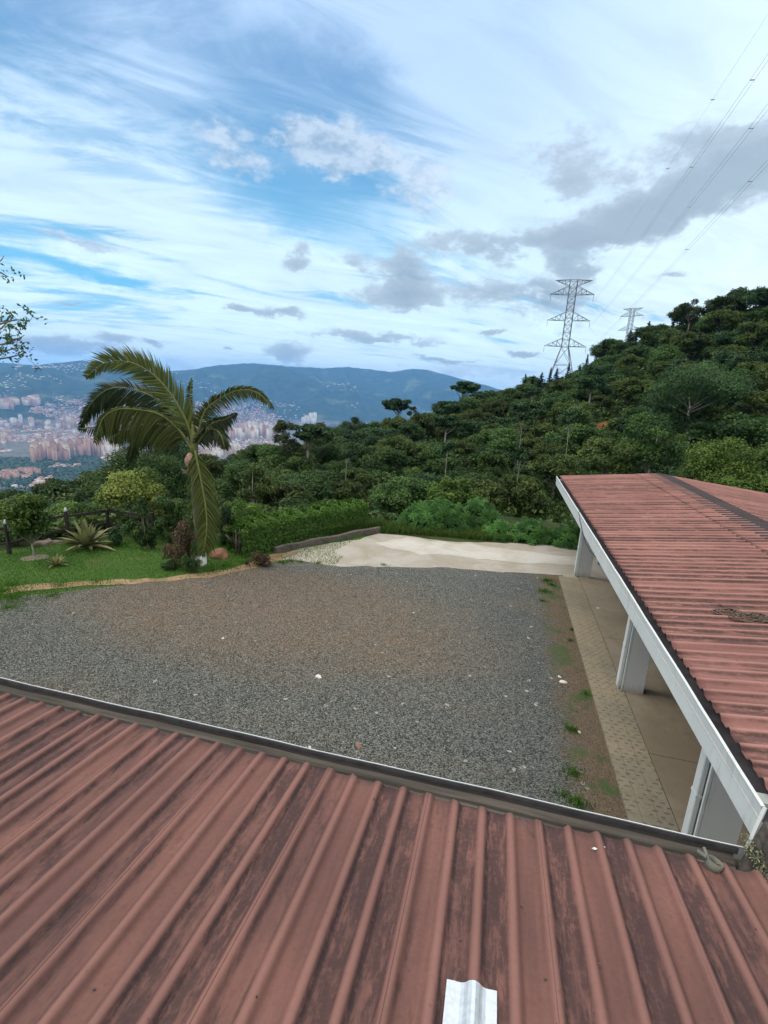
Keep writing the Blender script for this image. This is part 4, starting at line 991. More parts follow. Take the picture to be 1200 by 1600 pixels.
for (lab, px_, pyb, pyt, w_, mt, k_) in (('leafy mid green bush right of the wispy bush, left of the palm', 262, 846, 775, 52, M_LEAF, 1.0), ('dense green bush directly behind the palm base', 300, 850, 780, 60, M_LEAF, 1.03), ('dark green bush between the hanging frond and the hedge', 352, 850, 790, 44, M_LEAFB, 1.0),
        ('light green bush behind the left end of the hedge', 385, 835, 778, 60, M_LEAFY, 1.08), ('feathery green bush behind the fence above the agave', 135, 826, 782, 60, M_LEAFY2, 1.08), ('low green bush along the fence right of the dark compact bush', 215, 846, 812, 40, M_LEAFY2, 1.0), ('small leafy bush at the fence far left behind the citrus tree', 30, 856, 822, 46, M_LEAFY2, 1.02)):
    g_ = G(px_, pyb)[:2]*k_; shrub('shrub', lab, 'shrub', px_, pyb, pyt, w_, mt, 1.5, .09, 14, loc=np.array([g_[0], g_[1], 0]), hollow=.15)
# agaves
M_AGAVE = foliage('agave_leaf', (.09, .12, .05), (.24, .25, .10), .1, 0); M_AGED = foliage('agave_dry_leaf', (.22, .18, .10), (.34, .27, .16), .1, 0)
def agave(label, px_, py_, rad, n, mat, h):
    b = G(px_, py_); root = empty('agave', tuple(b), label, 'agave')
    for k in range(n):
        a = 2.4*k+random.uniform(-.2, .2); el = .25+1.1*(k/n)+random.uniform(-.1, .1); L_ = rad*random.uniform(.8, 1.1); w_ = .05*rad/.8+.02
        d = Vector((math.cos(a), math.sin(a), 0)); sd = Vector((-math.sin(a), math.cos(a), 0)); V = []; F = []
        for i in range(6):
            t = i/5; p = d*(L_*t*math.cos(el)+.03)+Vector((0, 0, h*.05+L_*t*math.sin(el)-.25*L_*t*t*math.cos(el))); ww = w_*(0.7, 1, 1.05, .9, .55, .03)[i]
            V += [p-sd*ww+Vector((0, 0, ww*.5)), p-Vector((0, 0, .008)), p+sd*ww+Vector((0, 0, ww*.5))]
        for i in range(5):
            q = 3*i; F += [(q, q+1, q+4, q+3), (q+1, q+2, q+5, q+4)]
        mesh_np('leaf', [tuple(v) for v in V], F, M_AGED if (k < 3 and n > 20) else mat, root, [random.uniform(.2, 1)]*len(F), True)
agave('big spiky agave clump with yellow striped leaves by the fence', 136, 856, 1.05, 46, M_AGAVE, 1)
agave('small agave alone in the middle of the lawn', 88, 884, .42, 16, M_AGAVE, .3)
# lumps: rocks, earth mound, pebbles
def lump(name, label, cat, px_, py_, sx, sy, sz, mat, group=None, loc=None, sub=3, amp=.35, kind=None):
    import bmesh
    b = G(px_, py_) if loc is None else loc
    bm = bmesh.new(); bmesh.ops.create_icosphere(bm, subdivisions=sub, radius=1)
    for v in bm.verts:
        k = 1+amp*(float(vnoise(np.array([v.co.x*1.6+px_]), np.array([v.co.y*1.6+v.co.z*1.3]))[0])-.5)
        v.co = Vector((v.co.x*sx*k, v.co.y*sy*k, max(-.3*sz, v.co.z*sz*k)))
    me = bpy.data.meshes.new(name); bm.to_mesh(me); bm.free(); me.materials.append(mat)
    if sub > 2: me.polygons.foreach_set('use_smooth', [True]*len(me.polygons))
    o = bpy.data.objects.new(name, me); COL.objects.link(o); o.location = tuple(b); o.rotation_euler = (0, 0, px_*.7)
    return tag(o, label, cat, group, kind)
M_CLAY = simple('red_clay', (.20, .105, .065), .95, .3, 9); M_ROCK = simple('garden_rock', (.22, .19, .15), .9, .3, 6)
lump('earth_mound', 'mound of red clay between the palm and the hedge', 'earth mound', 344, 868, .42, .30, .20, M_CLAY, amp=.7)
lump('rock', 'long flat rock on the lawn beside the citrus tree', 'rock', 74, 850, .42, .26, .17, M_ROCK, amp=.9)
lump('rock', 'low pale stone ring around the citrus tree trunk', 'stone ring', 50, 872, .42, .32, .035, M_ROCK, amp=.8)
M_PEB = simple('white_stone', (.55, .53, .48), .8, .15, 20)
for (px_, py_, s_, lab) in ((497, 1058, .075, 'largest white stone in the middle of the gravel'), (880, 1067, .09, 'flat white stone on the gravel near the paving'), (874, 1058, .04, 'small white chip beside the flat stone near the paving'), (484, 1168, .03, 'small pale stone on the gravel near the gutter'), (560, 1167, .06, 'brown clod on the gravel just above the near gutter'),
                            (646, 958, .03, 'small white stone on the far right part of the gravel'), (348, 998, .035, 'small white stone left of the gravel centre'), (905, 1145, .04, 'pale brown stone among the grass tufts by the paving'), (934, 953, .05, 'white chip lying on the veranda floor')):
    p = G(px_, py_); z0 = .012 if px_ < 930 else .058
    lump('stone', lab, 'stone', px_, py_, s_, s_*.7, s_*.35, M_CLAY if 'brown clod' in lab else M_PEB, 'loose stones', np.array([p[0], p[1], z0]), 2, .8)
# gravel grains with real relief
n = 34000; X = rng.uniform(-12.5, 2.2, n); Y = 4+rng.uniform(0, 1, n)**1.2*11.5
def inpoly(X, Y, poly):
    c = np.zeros(len(X), bool); P = poly
    for i in range(len(P)):
        x1, y1 = P[i]; x2, y2 = P[i-1]
        m_ = ((y1 > Y) != (y2 > Y)) & (X < (x2-x1)*(Y-y1)/((y2-y1)+1e-12)+x1); c ^= m_
    return c
ok = inpoly(X, Y, gv) & (rng.uniform(0, 1, n) < np.where(X > 1.3, .3, 1)); X, Y = X[ok], Y[ok]; n = len(X)
S_ = rng.uniform(.007, .017, n)[:, None]
oct_ = np.array([[1, 0, 0], [-1, 0, 0], [0, 1, 0], [0, -1, 0], [0, 0, .8], [0, 0, -.3]])
ofs = oct_[None]*S_[:, None]*rng.uniform(.6, 1.3, (n, 6, 1)); th = rng.uniform(0, 6.28, n); c_, s_ = np.cos(th)[:, None], np.sin(th)[:, None]
ox = ofs[..., 0]*c_-ofs[..., 1]*s_; oy = ofs[..., 0]*s_+ofs[..., 1]*c_
V = np.stack([X[:, None]+ox, Y[:, None]+oy, .014+ofs[..., 2]], -1).reshape(-1, 3)
f8 = np.array([[0, 2, 4], [2, 1, 4], [1, 3, 4], [3, 0, 4], [2, 0, 5], [1, 2, 5], [3, 1, 5], [0, 3, 5]])
F = (np.arange(n)[:, None, None]*6+f8[None]).reshape(-1, 3)
M_PEBS = foliage('gravel_stone', (.035, .036, .030), (.20, .20, .175), 0, 0, .9)
tag(mesh_np('gravel', V, F, M_PEBS, tone=np.repeat(rng.uniform(0, 1, n)**1.6, 8)), 'loose grey gravel stones scattered over the yard', 'gravel', kind='stuff')
# grass blades: lawn + tufts
def blades(P, h, w, mat, name, label, cat, kind='stuff', lean=.4):
    n = len(P); a = rng.uniform(0, 6.28, n); d = np.stack([np.cos(a), np.sin(a), 0*a], 1); sd = np.stack([-np.sin(a), np.cos(a), 0*a], 1)
    hh = h*rng.uniform(.5, 1.3, (n, 1)); tip = P+d*hh*lean*rng.uniform(.2, 1.5, (n, 1))+np.array([0, 0, 1])*hh; mid = P+(tip-P)*.5+np.array([0, 0, .12])*hh
    V = np.stack([P-sd*w*.5, P+sd*w*.5, mid+sd*w*.4, tip, mid-sd*w*.4], 1).reshape(-1, 3); k = np.arange(n)[:, None]*5
    F = np.concatenate([k+np.array([0, 1, 2, 4])]); F2 = np.concatenate([k+np.array([4, 2, 3, 3])])
    F = np.concatenate([np.concatenate([k+[0, 1, 2], k+[0, 2, 4]]), k+[4, 2, 3]])
    return tag(mesh_np(name, V, F, mat, tone=np.tile(np.clip(rng.uniform(0, 1, n)*.7+.3*fbm(P[:, 0], P[:, 1], 2), 0, 1), 3)), label, cat, kind=kind)
M_BLADE = foliage('grass_blade', (.034, .100, .010), (.105, .235, .030), .3, 0, .6)
n = 60000; X = rng.uniform(-19, -5, n); Y = rng.uniform(8.5, 18.5, n); ok = inpoly(X, Y, lawn) & ~inpoly(X, Y, gv) & (~inpoly(X, Y, vg) | (fbm(X*1.6, Y*1.6, 3) > .52)); X, Y = X[ok], Y[ok]
blades(np.stack([X, Y, X*0+.0], 1), .055, .016, M_BLADE, 'grass', 'short green lawn grass', 'grass')
P = []
for (px_, py_, rr, k) in ((20, 935, .6, 900), (5, 925, .8, 1100), (80, 932, .3, 260), (15, 950, .4, 300), (95, 915, .5, 400), (150, 911, .4, 250), (20, 915, .5, 600), (855, 908, .22, 300), (850, 925, .20, 260), (862, 915, .15, 160), (848, 940, .12, 90), (893, 1142, .10, 180), (896, 1210, .14, 200), (905, 1258, .13, 230), (890, 1002, .06, 70), (893, 985, .06, 60), (915, 1085, .10, 60), (880, 1245, .2, 120),
                          (440, 880, .25, 200), (455, 878, .2, 150), (470, 879, .12, 80), (497, 881, .10, 60), (350, 885, .5, 500), (380, 880, .5, 400), (330, 893, .5, 400), (600, 884, .12, 70)):
    b = G(px_, py_)
    for _ in range(k): a = random.uniform(0, 6.28); q = rr*1.25*abs(random.gauss(0, .55)); P.append((b[0]+q*math.cos(a)*1.2, b[1]+q*math.sin(a), .012)) if b[0]+q*math.cos(a)*1.2 < 2.36 else None
blades(np.array(P), .065, .011, M_BLADE, 'grass_tufts', 'green grass tufts growing along the edges of the gravel', 'grass')
# rough grass bank beyond the apron and beside the low wall
P = []
for _ in range(26000):
    t = random.random(); 
    if t < .72:
        px_ = random.uniform(590, 910); y0 = np.interp(px_, [590, 640, 760, 910], [834, 836, 846, 851]); b = G(px_, y0); k = 1.005+abs(random.gauss(0, .075)); P.append((b[0]*k, b[1]*k, min(0, -(k-1.05)*4)))
    else:
        px_ = random.uniform(385, 600); y0 = np.interp(px_, [385, 430, 500, 560, 600], [872, 858, 842, 832, 827]); b = G(px_, y0); k = 1.0+abs(random.gauss(0, .022)); P.append((b[0]*k, b[1]*k, 0.12))
blades(np.array(P), .26, .022, foliage('bank_grass', (.03, .07, .012), (.12, .20, .035), .3, 0), 'bank_grass', 'tall bright grass on the bank beyond the concrete', 'grass')
# hedge
hp = [(368, 876), (400, 868), (450, 855), (500, 843), (540, 834), (565, 829)]
hb = [G(*p) for p in hp]; N_ = 26000; P = []; Nn = []
cen = [Vector((p[0]*1.035, p[1]*1.035, 0)) for p in hb]
Hc = catmull(cen, 60)
for _ in range(N_):
    i = random.random()*58; k = int(i); p = Hc[k].lerp(Hc[k+1], i-k); tn = (Hc[k+1]-Hc[k]).normalized(); nn = Vector((tn.y, -tn.x, 0))
    hgt = 1.18 if k > 6 else .85+.05*k
    hgt *= .97+.06*math.sin(i*1.3)
    a = random.uniform(-.15, math.pi+.15); q = random.uniform(.86, 1.04)
    cx = math.copysign(abs(math.cos(a))**.45, math.cos(a))*.50*q; cz = max(.03, (.5+.5*math.copysign(abs(math.sin(a))**.5, math.sin(a)))*hgt*q if random.random() < .6 else random.uniform(.05, hgt))
    if cz < hgt*.9 and abs(cx) < .4: cx = math.copysign(.5*q, cx)
    P.append(p+nn*cx+Vector((0, 0, cz))); Nn.append(nn*cx*1.5+Vector((random.gauss(0, .4), random.gauss(0, .4), .6+random.gauss(0, .3))))
hd = empty('hedge', tuple(Hc[30]), 'long clipped green hedge behind the low wall', 'hedge')
V, F = leaves(np.array([tuple(p) for p in P]), np.array([tuple(q) for q in Nn]), .085, .05)
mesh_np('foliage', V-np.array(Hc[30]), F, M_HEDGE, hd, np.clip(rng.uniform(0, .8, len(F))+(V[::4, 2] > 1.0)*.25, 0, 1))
hc = MB()
for k in range(0, 59, 2):
    p = Hc[k]-Hc[30]; hc.tube([(p.x, p.y, 0), (p.x+.05, p.y, .5), (p.x, p.y+.05, .9)], [.03, .025, .01], 5)
    for j in range(5): hc.tube([(p.x, p.y, .3), (p.x+random.uniform(-.35, .35), p.y+random.uniform(-.35, .35), random.uniform(.5, .95))], .01, 4)
hc.build('stems', M_BARK, hd)
# hedge core so that no sky shows through
# low retaining wall
wl = [G(*p) for p in [(432, 866), (465, 858), (500, 851), (540, 843), (570, 836), (594, 833)]]
Wc = catmull([Vector((p[0], p[1], 0)) for p in wl], 24); mb = MB(); pts = []
for i, p in enumerate(Wc):
    tn = (Wc[min(i+1, 23)]-Wc[max(i-1, 0)]).normalized(); nn = Vector((-tn.y, tn.x, 0)); h = .24+.02*math.sin(i*.9)
    pts += [p-nn*.0, p+Vector((0, 0, h-.02)), p+nn*.02+Vector((0, 0, h)), p+nn*.13+Vector((0, 0, h)), p+nn*.15]
mb.poly(pts, [(k*5+i, k*5+(i+1) % 5, (k+1)*5+(i+1) % 5, (k+1)*5+i) for k in range(23) for i in range(5)]+[(0, 1, 2, 3, 4), tuple(23*5+i for i in (4, 3, 2, 1, 0))])
tag(mb.build('low_wall', simple('wall_stone', (.105, .095, .080), .9, .4, 9)), 'low dark curved retaining wall between hedge and concrete', 'wall')
# castor-like bush with big lobed leaves
def lobed(P, N, S_, mat, name, parent, k=7):
    V = []; F = []; T = []
    for p, nrm, s_ in zip(P, N, S_):
        p = Vector(p); nz = Vector(nrm).normalized(); a = nz.cross(Vector((random.random(), random.random(), .2))).normalized(); b = nz.cross(a)
        t = random.uniform(.1, 1); c0 = len(V); V.append(p)
        for j in range(k):
            an = -2.3+4.6*j/(k-1); L_ = s_*(1-.28*abs(an)/2.3)
            for (da, ll, dz) in ((-.27, .60, .05), (0, 1, -.25), (.27, .60, .05)):
                V.append(p+(a*math.cos(an+da)+b*math.sin(an+da))*L_*ll+nz*dz*L_)
            q = c0+1+3*j; F.append((c0, q, q+1, q+2)); T.append(t)
    return mesh_np(name, [tuple(v) for v in V], F, mat, parent, T)
def castor(label, cx, cy, wpx, pytop, n, s0=.30, dz=.0, depth=1.0):
    n = int(n*.42); b = G(cx, cy); b[2] = 0; top = atY(cx, pytop, b[1])[2]; w = wpx/FPX*b[1]*.5
    root = empty('castor_bush', tuple(b), label, 'bush'); P = []; N = []; S = []
    for _ in range(n):
        a = random.uniform(0, math.pi*2); u = random.random(); e = math.asin(u)
        rr = random.uniform(.75, 1.02); x = math.cos(e)*math.cos(a)*w*rr; y = math.cos(e)*math.sin(a)*depth*rr; z = math.sin(e)*top*rr*(1+.15*math.sin(x*3))
        P.append((x, y, max(.1, z+dz))); N.append((x/w*.8+random.gauss(0, .45), y/depth*.8+random.gauss(0, .45)-.5, .75)); S.append(s0*random.uniform(.6, 1.15))
    lobed(P, N, S, M_CASTOR, 'foliage', root)
    mb = MB()
    for _ in range(12):
        i = random.randrange(n); mb.tube([(P[i][0]*.3, P[i][1]*.3, -.5), (P[i][0]*.7, P[i][1]*.7, P[i][2]*.55), P[i]], [.03, .02, .01], 5)
    mb.build('stem', M_BARKP, root)
castor('large bush of big lobed leaves beyond the middle of the concrete', 676, 826, 112, 782, 760, .36)
castor('taller back part of the big leaved bush to its right', 738, 822, 86, 780, 620, .34)
castor('lower big leaved bush near the veranda corner', 826, 842, 66, 813, 330, .30)
castor('low big leaved bush at the end of the veranda gutter', 884, 848, 60, 822, 280, .30)
castor('low spreading leaves between the two big leaved bushes', 775, 836, 50, 815, 160, .26)
# fence
fn = empty('fence', tuple(G(60, 858)), 'dark wooden post and rail fence with white capped posts', 'fence')
M_WOOD = simple('dark_timber', (.035, .032, .028), .85, .35, 10)
F0 = G(-120, 895); fence_pts = [(-60, 872, 836), (15, 866, 829), (70, 848, 815), (107, 842, 812), (170, 832, 800), (240, 842, 820)]
FP = [np.array([*G(px_, yb)[:2], 0]) for (px_, yb, yt) in fence_pts]
FP = [F0]+FP
for i, p in enumerate(FP):
    mb = MB(); mb.box((p[0]-.05, p[1]-.05, -.2), (p[0]+.05, p[1]+.05, 1.02), .01); po = loc_fix(mb.build('post', M_WOOD, fn), fn)
    if i in (2, 4, 1):
        mb = MB(); mb.tube([(p[0], p[1], 1.02), (p[0], p[1], 1.06), (p[0], p[1], 1.13), (p[0], p[1], 1.17)], [.05, .055, .035, .006], 8); mb.build('cap', M_PAINT, po)
for p, q in zip(FP[:-1], FP[1:]):
    for z in (.34, .84):
        mb = MB(); mb.bar((p[0], p[1], z), (q[0], q[1], z+.02), .04, .085); loc_fix(mb.build('rail', M_WOOD, fn), fn)
# tree reaching in from the left edge
lt = empty('roadside_tree', tuple(G(-170, 960)), 'sparse leafy tree reaching in at the left edge against the sky', 'tree')
LB = np.array(G(-170, 960)); LY = LB[1]; mb = MB(); P = []
def brp(pix, r0, r1, dy=0):
    pts = [Vector(atY(a, b, LY+dy*i)) for i, (a, b) in enumerate(pix)]; C_ = catmull(pts, 14); mb.tube(C_, [r0+(r1-r0)*i/13 for i in range(14)], 5); return C_
mb.tube([Vector(LB), Vector(atY(-150, 800, LY)), Vector(atY(-110, 640, LY)), Vector(atY(-90, 520, LY)), Vector(atY(-70, 400, LY))], [.2, .17, .12, .08, .04], 8)
tipsets = [[(-95, 560), (-50, 545), (-10, 540), (15, 535), (38, 524)], [(-95, 540), (-50, 520), (-5, 508), (25, 500), (46, 503)], [(-95, 590), (-50, 575), (-5, 562), (18, 558), (38, 552)], [(-90, 500), (-50, 470), (-20, 440), (-4, 425), (14, 433)], [(-90, 480), (-50, 440), (-20, 415), (0, 408), (6, 400)],
           [(-95, 545), (-30, 530), (0, 515), (12, 500), (16, 488)], [(-95, 560), (-30, 548), (5, 548), (20, 545), (30, 540)]]
for k, ps in enumerate(tipsets):
    C_ = brp(ps, .03, .006, .05*k)
    for j in range((26, 22, 14, 6, 5, 14, 12)[k]):
        c = random.choice(C_[5:]); tp = c+Vector((random.gauss(0, .16), random.gauss(0, .2), random.gauss(.02, .14)))
        if j % 4 == 0: mb.tube([c, tp], .005, 3)
        for _ in range(4 if (j % 3) else 9): P.append(tuple(tp+Vector((random.gauss(0, .05), random.gauss(0, .05), random.gauss(0, .04)))))
o = mb.build('trunk', M_BARK, lt)
for v in o.data.vertices: v.co -= Vector(LB)
P = np.array(P); V, F = leaves(P, rng.normal(size=P.shape)+[0, 0, .6], .085, .04)
mesh_np('crown', V-LB, F, M_LEAFB, lt, rng.uniform(0, 1, len(F)))

# ------------------------------------------------------------------ city
def mat_city(name):
    m, t, b = newmat(name)
    tint = t.n('ShaderNodeAttribute', attribute_name='tint').outputs['Color']
    g = t.n('ShaderNodeNewGeometry'); px = t.sep(g.outputs['Position']); nz = t.sep(g.outputs['Normal'])[2]
    fz = t.m('FRACT', t.m('DIVIDE', px[2], 3.2)); fx = t.m('FRACT', t.m('DIVIDE', t.m('ADD', px[0], px[1]), 4.0))
    wn = t.m('MULTIPLY', t.m('MULTIPLY', t.ss(t.m('ABSOLUTE', t.m('SUBTRACT', fz, .5)), .30, .25), t.ss(t.m('ABSOLUTE', t.m('SUBTRACT', fx, .5)), .34, .28)), t.ss(t.m('ABSOLUTE', nz), .5, .3))
    t.l(t.mix(t.m('MULTIPLY', wn, .7), tint, (.06, .07, .08)), b.inputs['Base Color']); b.inputs['Roughness'].default_value = .8
    return m
M_CITY = mat_city('city_facades')
BRICK = [(.34, .20, .14), (.40, .25, .18), (.32, .19, .14), (.48, .38, .29), (.50, .44, .37)]
WHITE = [(.58, .54, .49), (.50, .46, .42), (.42, .42, .42), (.40, .28, .21)]
def boxes_np(C, S, cols, th):
    n = len(C); k = np.array([[-1, -1, 0], [1, -1, 0], [1, 1, 0], [-1, 1, 0], [-1, -1, 1], [1, -1, 1], [1, 1, 1], [-1, 1, 1]], float)
    v = k[None]*np.stack([S[:, 0]/2, S[:, 1]/2, S[:, 2]], -1)[:, None]; c, s = np.cos(th)[:, None], np.sin(th)[:, None]
    x = v[..., 0]*c-v[..., 1]*s; y = v[..., 0]*s+v[..., 1]*c; V = np.stack([x, y, v[..., 2]], -1)+C[:, None]
    f = np.array([[4, 5, 6, 7], [0, 1, 5, 4], [1, 2, 6, 5], [2, 3, 7, 6], [3, 0, 4, 7]]); F = (np.arange(n)[:, None, None]*8+f[None]).reshape(-1, 4)
    return V.reshape(-1, 3), F, np.repeat(cols, 5, 0)
def tower(label, px_, pyb, hpx, wpx, col, group):
    p = hit(px_, pyb, 1500); d = math.hypot(p[0], p[1])
    h = hpx/FPX*d*.96; w_ = wpx/FPX*d; th = random.uniform(-.5, .5)+math.atan2(-p[0], p[1])
    C = np.array([[0, 0, -6], [0, 0, h-.01], [w_*.2, 0, -6]]); S = np.array([[w_, w_*.9, h+6], [w_*.45, w_*.4, h*.06+2], [w_*.72, w_*1.12, h*.93+6]]); cl_ = np.array([col, [c*.8 for c in col], [min(1, c*1.1) for c in col]])
    V, F, cc = boxes_np(C, S, cl_, np.array([th]*3))
    o = mesh_np('apartment_tower', V, F, M_CITY, colors=cc); o.location = tuple(p); return tag(o, label, 'apartment tower', group)
tw = []
def row(lab, grp, x0, x1, y0, y1, n, hp, wp, pal):
    for i in range(n):
        px_ = random.uniform(x0, x1); t = (px_-x0)/(x1-x0+1e-6)
        tower(lab, px_, y0+(y1-y0)*t+random.uniform(-5, 5), random.uniform(*hp), random.uniform(*wp), random.choice(pal), grp)
row('brick apartment tower in the dense near row of the city left of the palm', 'brick towers of the near row', 52, 112, 722, 716, 34, (16, 25), (4, 6), BRICK)
row('pinkish apartment tower in the row partly under the palm fronds', 'towers under the palm fronds', 120, 158, 712, 710, 24, (15, 24), (4, 6), BRICK[:3])
row('cream apartment tower at the right end of the near row', 'cream towers near the palm', 150, 196, 712, 708, 16, (8, 20), (4, 7), BRICK[3:]+WHITE[:1])
row('low brick block at the foot of the city on the far left', 'low brick blocks at the far left', 5, 60, 748, 742, 26, (4, 9), (4, 8), BRICK[:3])
row('pale apartment tower high on the far slope at the left', 'pale towers on the far slope', 2, 64, 636, 632, 22, (6, 9), (5, 8), BRICK[1:])
row('scattered apartment tower in the left half of the city', 'scattered towers of the city', 0, 180, 665, 672, 36, (5, 12), (3, 6), BRICK+WHITE)
row('apartment tower in the hazy middle of the city at left', 'towers in the hazy middle city', 0, 200, 690, 690, 30, (4, 9), (3, 6), BRICK+WHITE)
row('apartment tower in the dense cluster right of the palm trunk', 'tower cluster right of the palm', 338, 430, 684, 684, 62, (10, 22), (4, 6), BRICK+WHITE[:2])
row('apartment tower at the near edge of the city right of the palm', 'near edge towers right of the palm', 322, 400, 716, 706, 18, (10, 18), (5, 8), WHITE+BRICK[3:])
row('lone white tower in front of the mountains left of the dark conifer', 'white towers on the valley side', 474, 500, 664, 664, 6, (9, 20), (5, 7), WHITE[:2])
# the rest of the city: too many to count
def spread(n, x0, x1, y0, y1, hp=(3, 9), sz=(9, 30), thr=.40, pal=None):
    C = []; S = []; K = []
    r0, r1 = 3250, 9500
    a0, a1 = ang(x0, 680)[0], ang(x1, 680)[0]
    a = rng.uniform(a0, a1, n); r = np.sqrt(rng.uniform(r0**2, r1**2, n)); X = r*np.sin(np.radians(a)); Y = r*np.cos(np.radians(a)); Z = height(X, Y)
    r00 = np.where(a < ang(75, 680)[0], 3250, 3900); keep = (r > r00) & (fbm(X/700, Y/700, 3) > thr) & (Z < -300) & (rng.uniform(0, 1, n) < np.clip((-330-Z)/260, .02, 1))
    X, Y, Z = X[keep], Y[keep], Z[keep]; n = len(X); big = rng.uniform(0, 1, n) < .05
    S = np.stack([rng.uniform(*sz, n)*np.where(big, 2.6, 1), rng.uniform(*sz, n)*np.where(big, 1.6, 1), rng.uniform(*hp, n)*np.where(big, 1, rng.choice([1, 1, 1, 2.4], n))], 1)
    pal = np.array([(.40, .22, .15), (.46, .28, .20), (.42, .36, .31), (.62, .58, .54), (.26, .25, .26), (.22, .14, .10), (.48, .34, .27), (.20, .20, .22), (.30, .18, .13)])
    K = pal[rng.integers(0, len(pal), n)]*rng.uniform(.75, 1.15, (n, 1))
    return np.stack([X, Y, Z-3], 1), S+[0, 0, 3], K, rng.uniform(0, .6, n)
A = [spread(26000, -20, 230, 0, 0), spread(15000, 300, 450, 0, 0, (5, 14))]
C = np.concatenate([x[0] for x in A]); S = np.concatenate([x[1] for x in A]); K = np.concatenate([x[2] for x in A]); TH_ = np.concatenate([x[3] for x in A])
V, F, cc = boxes_np(C, S, np.clip(K, 0, .8), TH_)
tag(mesh_np('city_blocks', V, F, M_CITY, colors=cc), 'dense carpet of small brick and white houses filling the valley', 'city', kind='stuff')
# farms and hamlets on the far slopes
n = 1500; a = rng.uniform(ang(-20, 600)[0], ang(560, 600)[0], n); r = rng.uniform(8600, 11800, n); X = r*np.sin(np.radians(a)); Y = r*np.cos(np.radians(a))
k = fbm(X/900+9, Y/900, 3) > .56; X, Y = X[k], Y[k]; n = len(X)
V, F, cc = boxes_np(np.stack([X, Y, height(X, Y)-4], 1), np.stack([rng.uniform(14, 40, n), rng.uniform(12, 26, n), rng.uniform(9, 16, n)], 1), np.clip(np.array([.62, .60, .56])*rng.uniform(.7, 1.1, (n, 1)), 0, .8), rng.uniform(0, 1, n))
tag(mesh_np('hill_hamlets', V, F, M_CITY, colors=cc), 'tiny pale hamlets scattered on the far mountain slope', 'hamlets', kind='stuff')
# woods on the valley floor: clumps of tree crowns
n = 26000; a = rng.uniform(ang(-20, 600)[0], ang(460, 600)[0], n); r = np.sqrt(rng.uniform(2300**2, 4500**2, n)); X = r*np.sin(np.radians(a)); Y = r*np.cos(np.radians(a)); Z = height(X, Y)
k = (fbm(X/700, Y/700, 3) < np.where(r < np.where(a < ang(75, 680)[0], 3300, 3950), .9, .38)); X, Y, Z, r = X[k], Y[k], Z[k], r[k]; n = len(X)
Sx = rng.uniform(9, 20, n); D = rng.normal(size=(n, 5, 3)); D[..., 2] = abs(D[..., 2]); D /= np.linalg.norm(D, axis=2, keepdims=True)
P = (np.stack([X, Y, Z+3], 1)[:, None]+D*Sx[:, None, None]*[.6, .6, .7]).reshape(-1, 3)
V, F = leaves(P, D.reshape(-1, 3)+[0, 0, .3], np.repeat(Sx, 5)*1.0, np.repeat(Sx, 5)*.8)
tag(mesh_np('valley_woodland', V, F, M_FOR, tone=rng.uniform(0, 1, len(F))), 'dark woods on the valley floor in front of the city', 'woodland', kind='stuff')

# ------------------------------------------------------------------ haze
hz = MB(); hz.box((-16200, -16200, min(-760, float(ZG.min())-2)), (16200, 16200, float(ZG.max())+8)); print('zmax', ZG.max(), ZG.min()); ho = hz.build('haze', bpy.data.materials.new('haze_air'))
hm = ho.data.materials[0]; hm.use_nodes = True; t = NT(hm.node_tree)
for nd in list(hm.node_tree.nodes): hm.node_tree.nodes.remove(nd)
pvn = t.n('ShaderNodeVolumePrincipled'); pvn.inputs['Color'].default_value = (.20, .50, 1.0, 1); pvn.inputs['Density'].default_value = 5.6e-5; pvn.inputs['Anisotropy'].default_value = .1
o_ = t.n('ShaderNodeOutputMaterial'); t.l(pvn.outputs[0], o_.inputs['Volume'])
tag(ho, 'blue valley haze', 'haze', kind='stuff')

# ------------------------------------------------------------------ sky and sun
SUN_EL, SUN_AZ = 48.0, -88.0      # degrees; azimuth measured from +Y towards +X
W = bpy.data.worlds.new('World'); sc.world = W; W.use_nodes = True; t = NT(W.node_tree)
for nd in list(W.node_tree.nodes): W.node_tree.nodes.remove(nd)
sky = t.n('ShaderNodeTexSky', sky_type='NISHITA'); sky.sun_disc = False; sky.sun_elevation = R_(SUN_EL); sky.sun_rotation = R_(SUN_AZ); sky.altitude = 2000; sky.air_density = 1.0; sky.dust_density = .6; sky.ozone_density = 2.0
tc = t.n('ShaderNodeTexCoord').outputs['Generated']; s3 = t.sep(tc)
az = t.m('MULTIPLY', t.m('ARCTAN2', s3[0], s3[1]), 57.2958); el = t.m('MULTIPLY', t.m('ARCSINE', s3[2]), 57.2958)
# cloud-layer coordinates (flat layer overhead) for streaks
zz = t.m('ADD', t.m('MAXIMUM', s3[2], 0), .12); cu = t.m('DIVIDE', s3[0], zz); cv = t.m('DIVIDE', s3[1], zz)
cb = t.n('ShaderNodeCombineXYZ'); t.l(cu, cb.inputs[0]); t.l(cv, cb.inputs[1]); lay = cb.outputs[0]
rot = t.n('ShaderNodeMapping'); rot.inputs['Rotation'].default_value = (0, 0, R_(55)); t.l(lay, rot.inputs[0]); layr = rot.outputs[0]
ci1 = t.noise(layr, 1.1, 8, .58, (1, .40, 1), .9); ci2 = t.noise(layr, 3.4, 8, .62, (1, .35, 1), 1.4); 
n_a = t.noise(tc, 5.5, 7, .58, (1, 1, 1.6)); n_b = t.noise(tc, 5.5, 7, .58, (1, 1, 1.6)); n_s = t.noise(tc, 13, 7, .6, (1, 1, 1.9)); n_f = t.noise(tc, 30, 6, .62, (1, 1, 1.8))
wx = t.m('MULTIPLY', t.m('SUBTRACT', n_a, .5), 9); wy = t.m('MULTIPLY', t.m('SUBTRACT', n_s, .5), 4)
azw = t.m('ADD', az, wx); elw = t.m('ADD', el, wy)
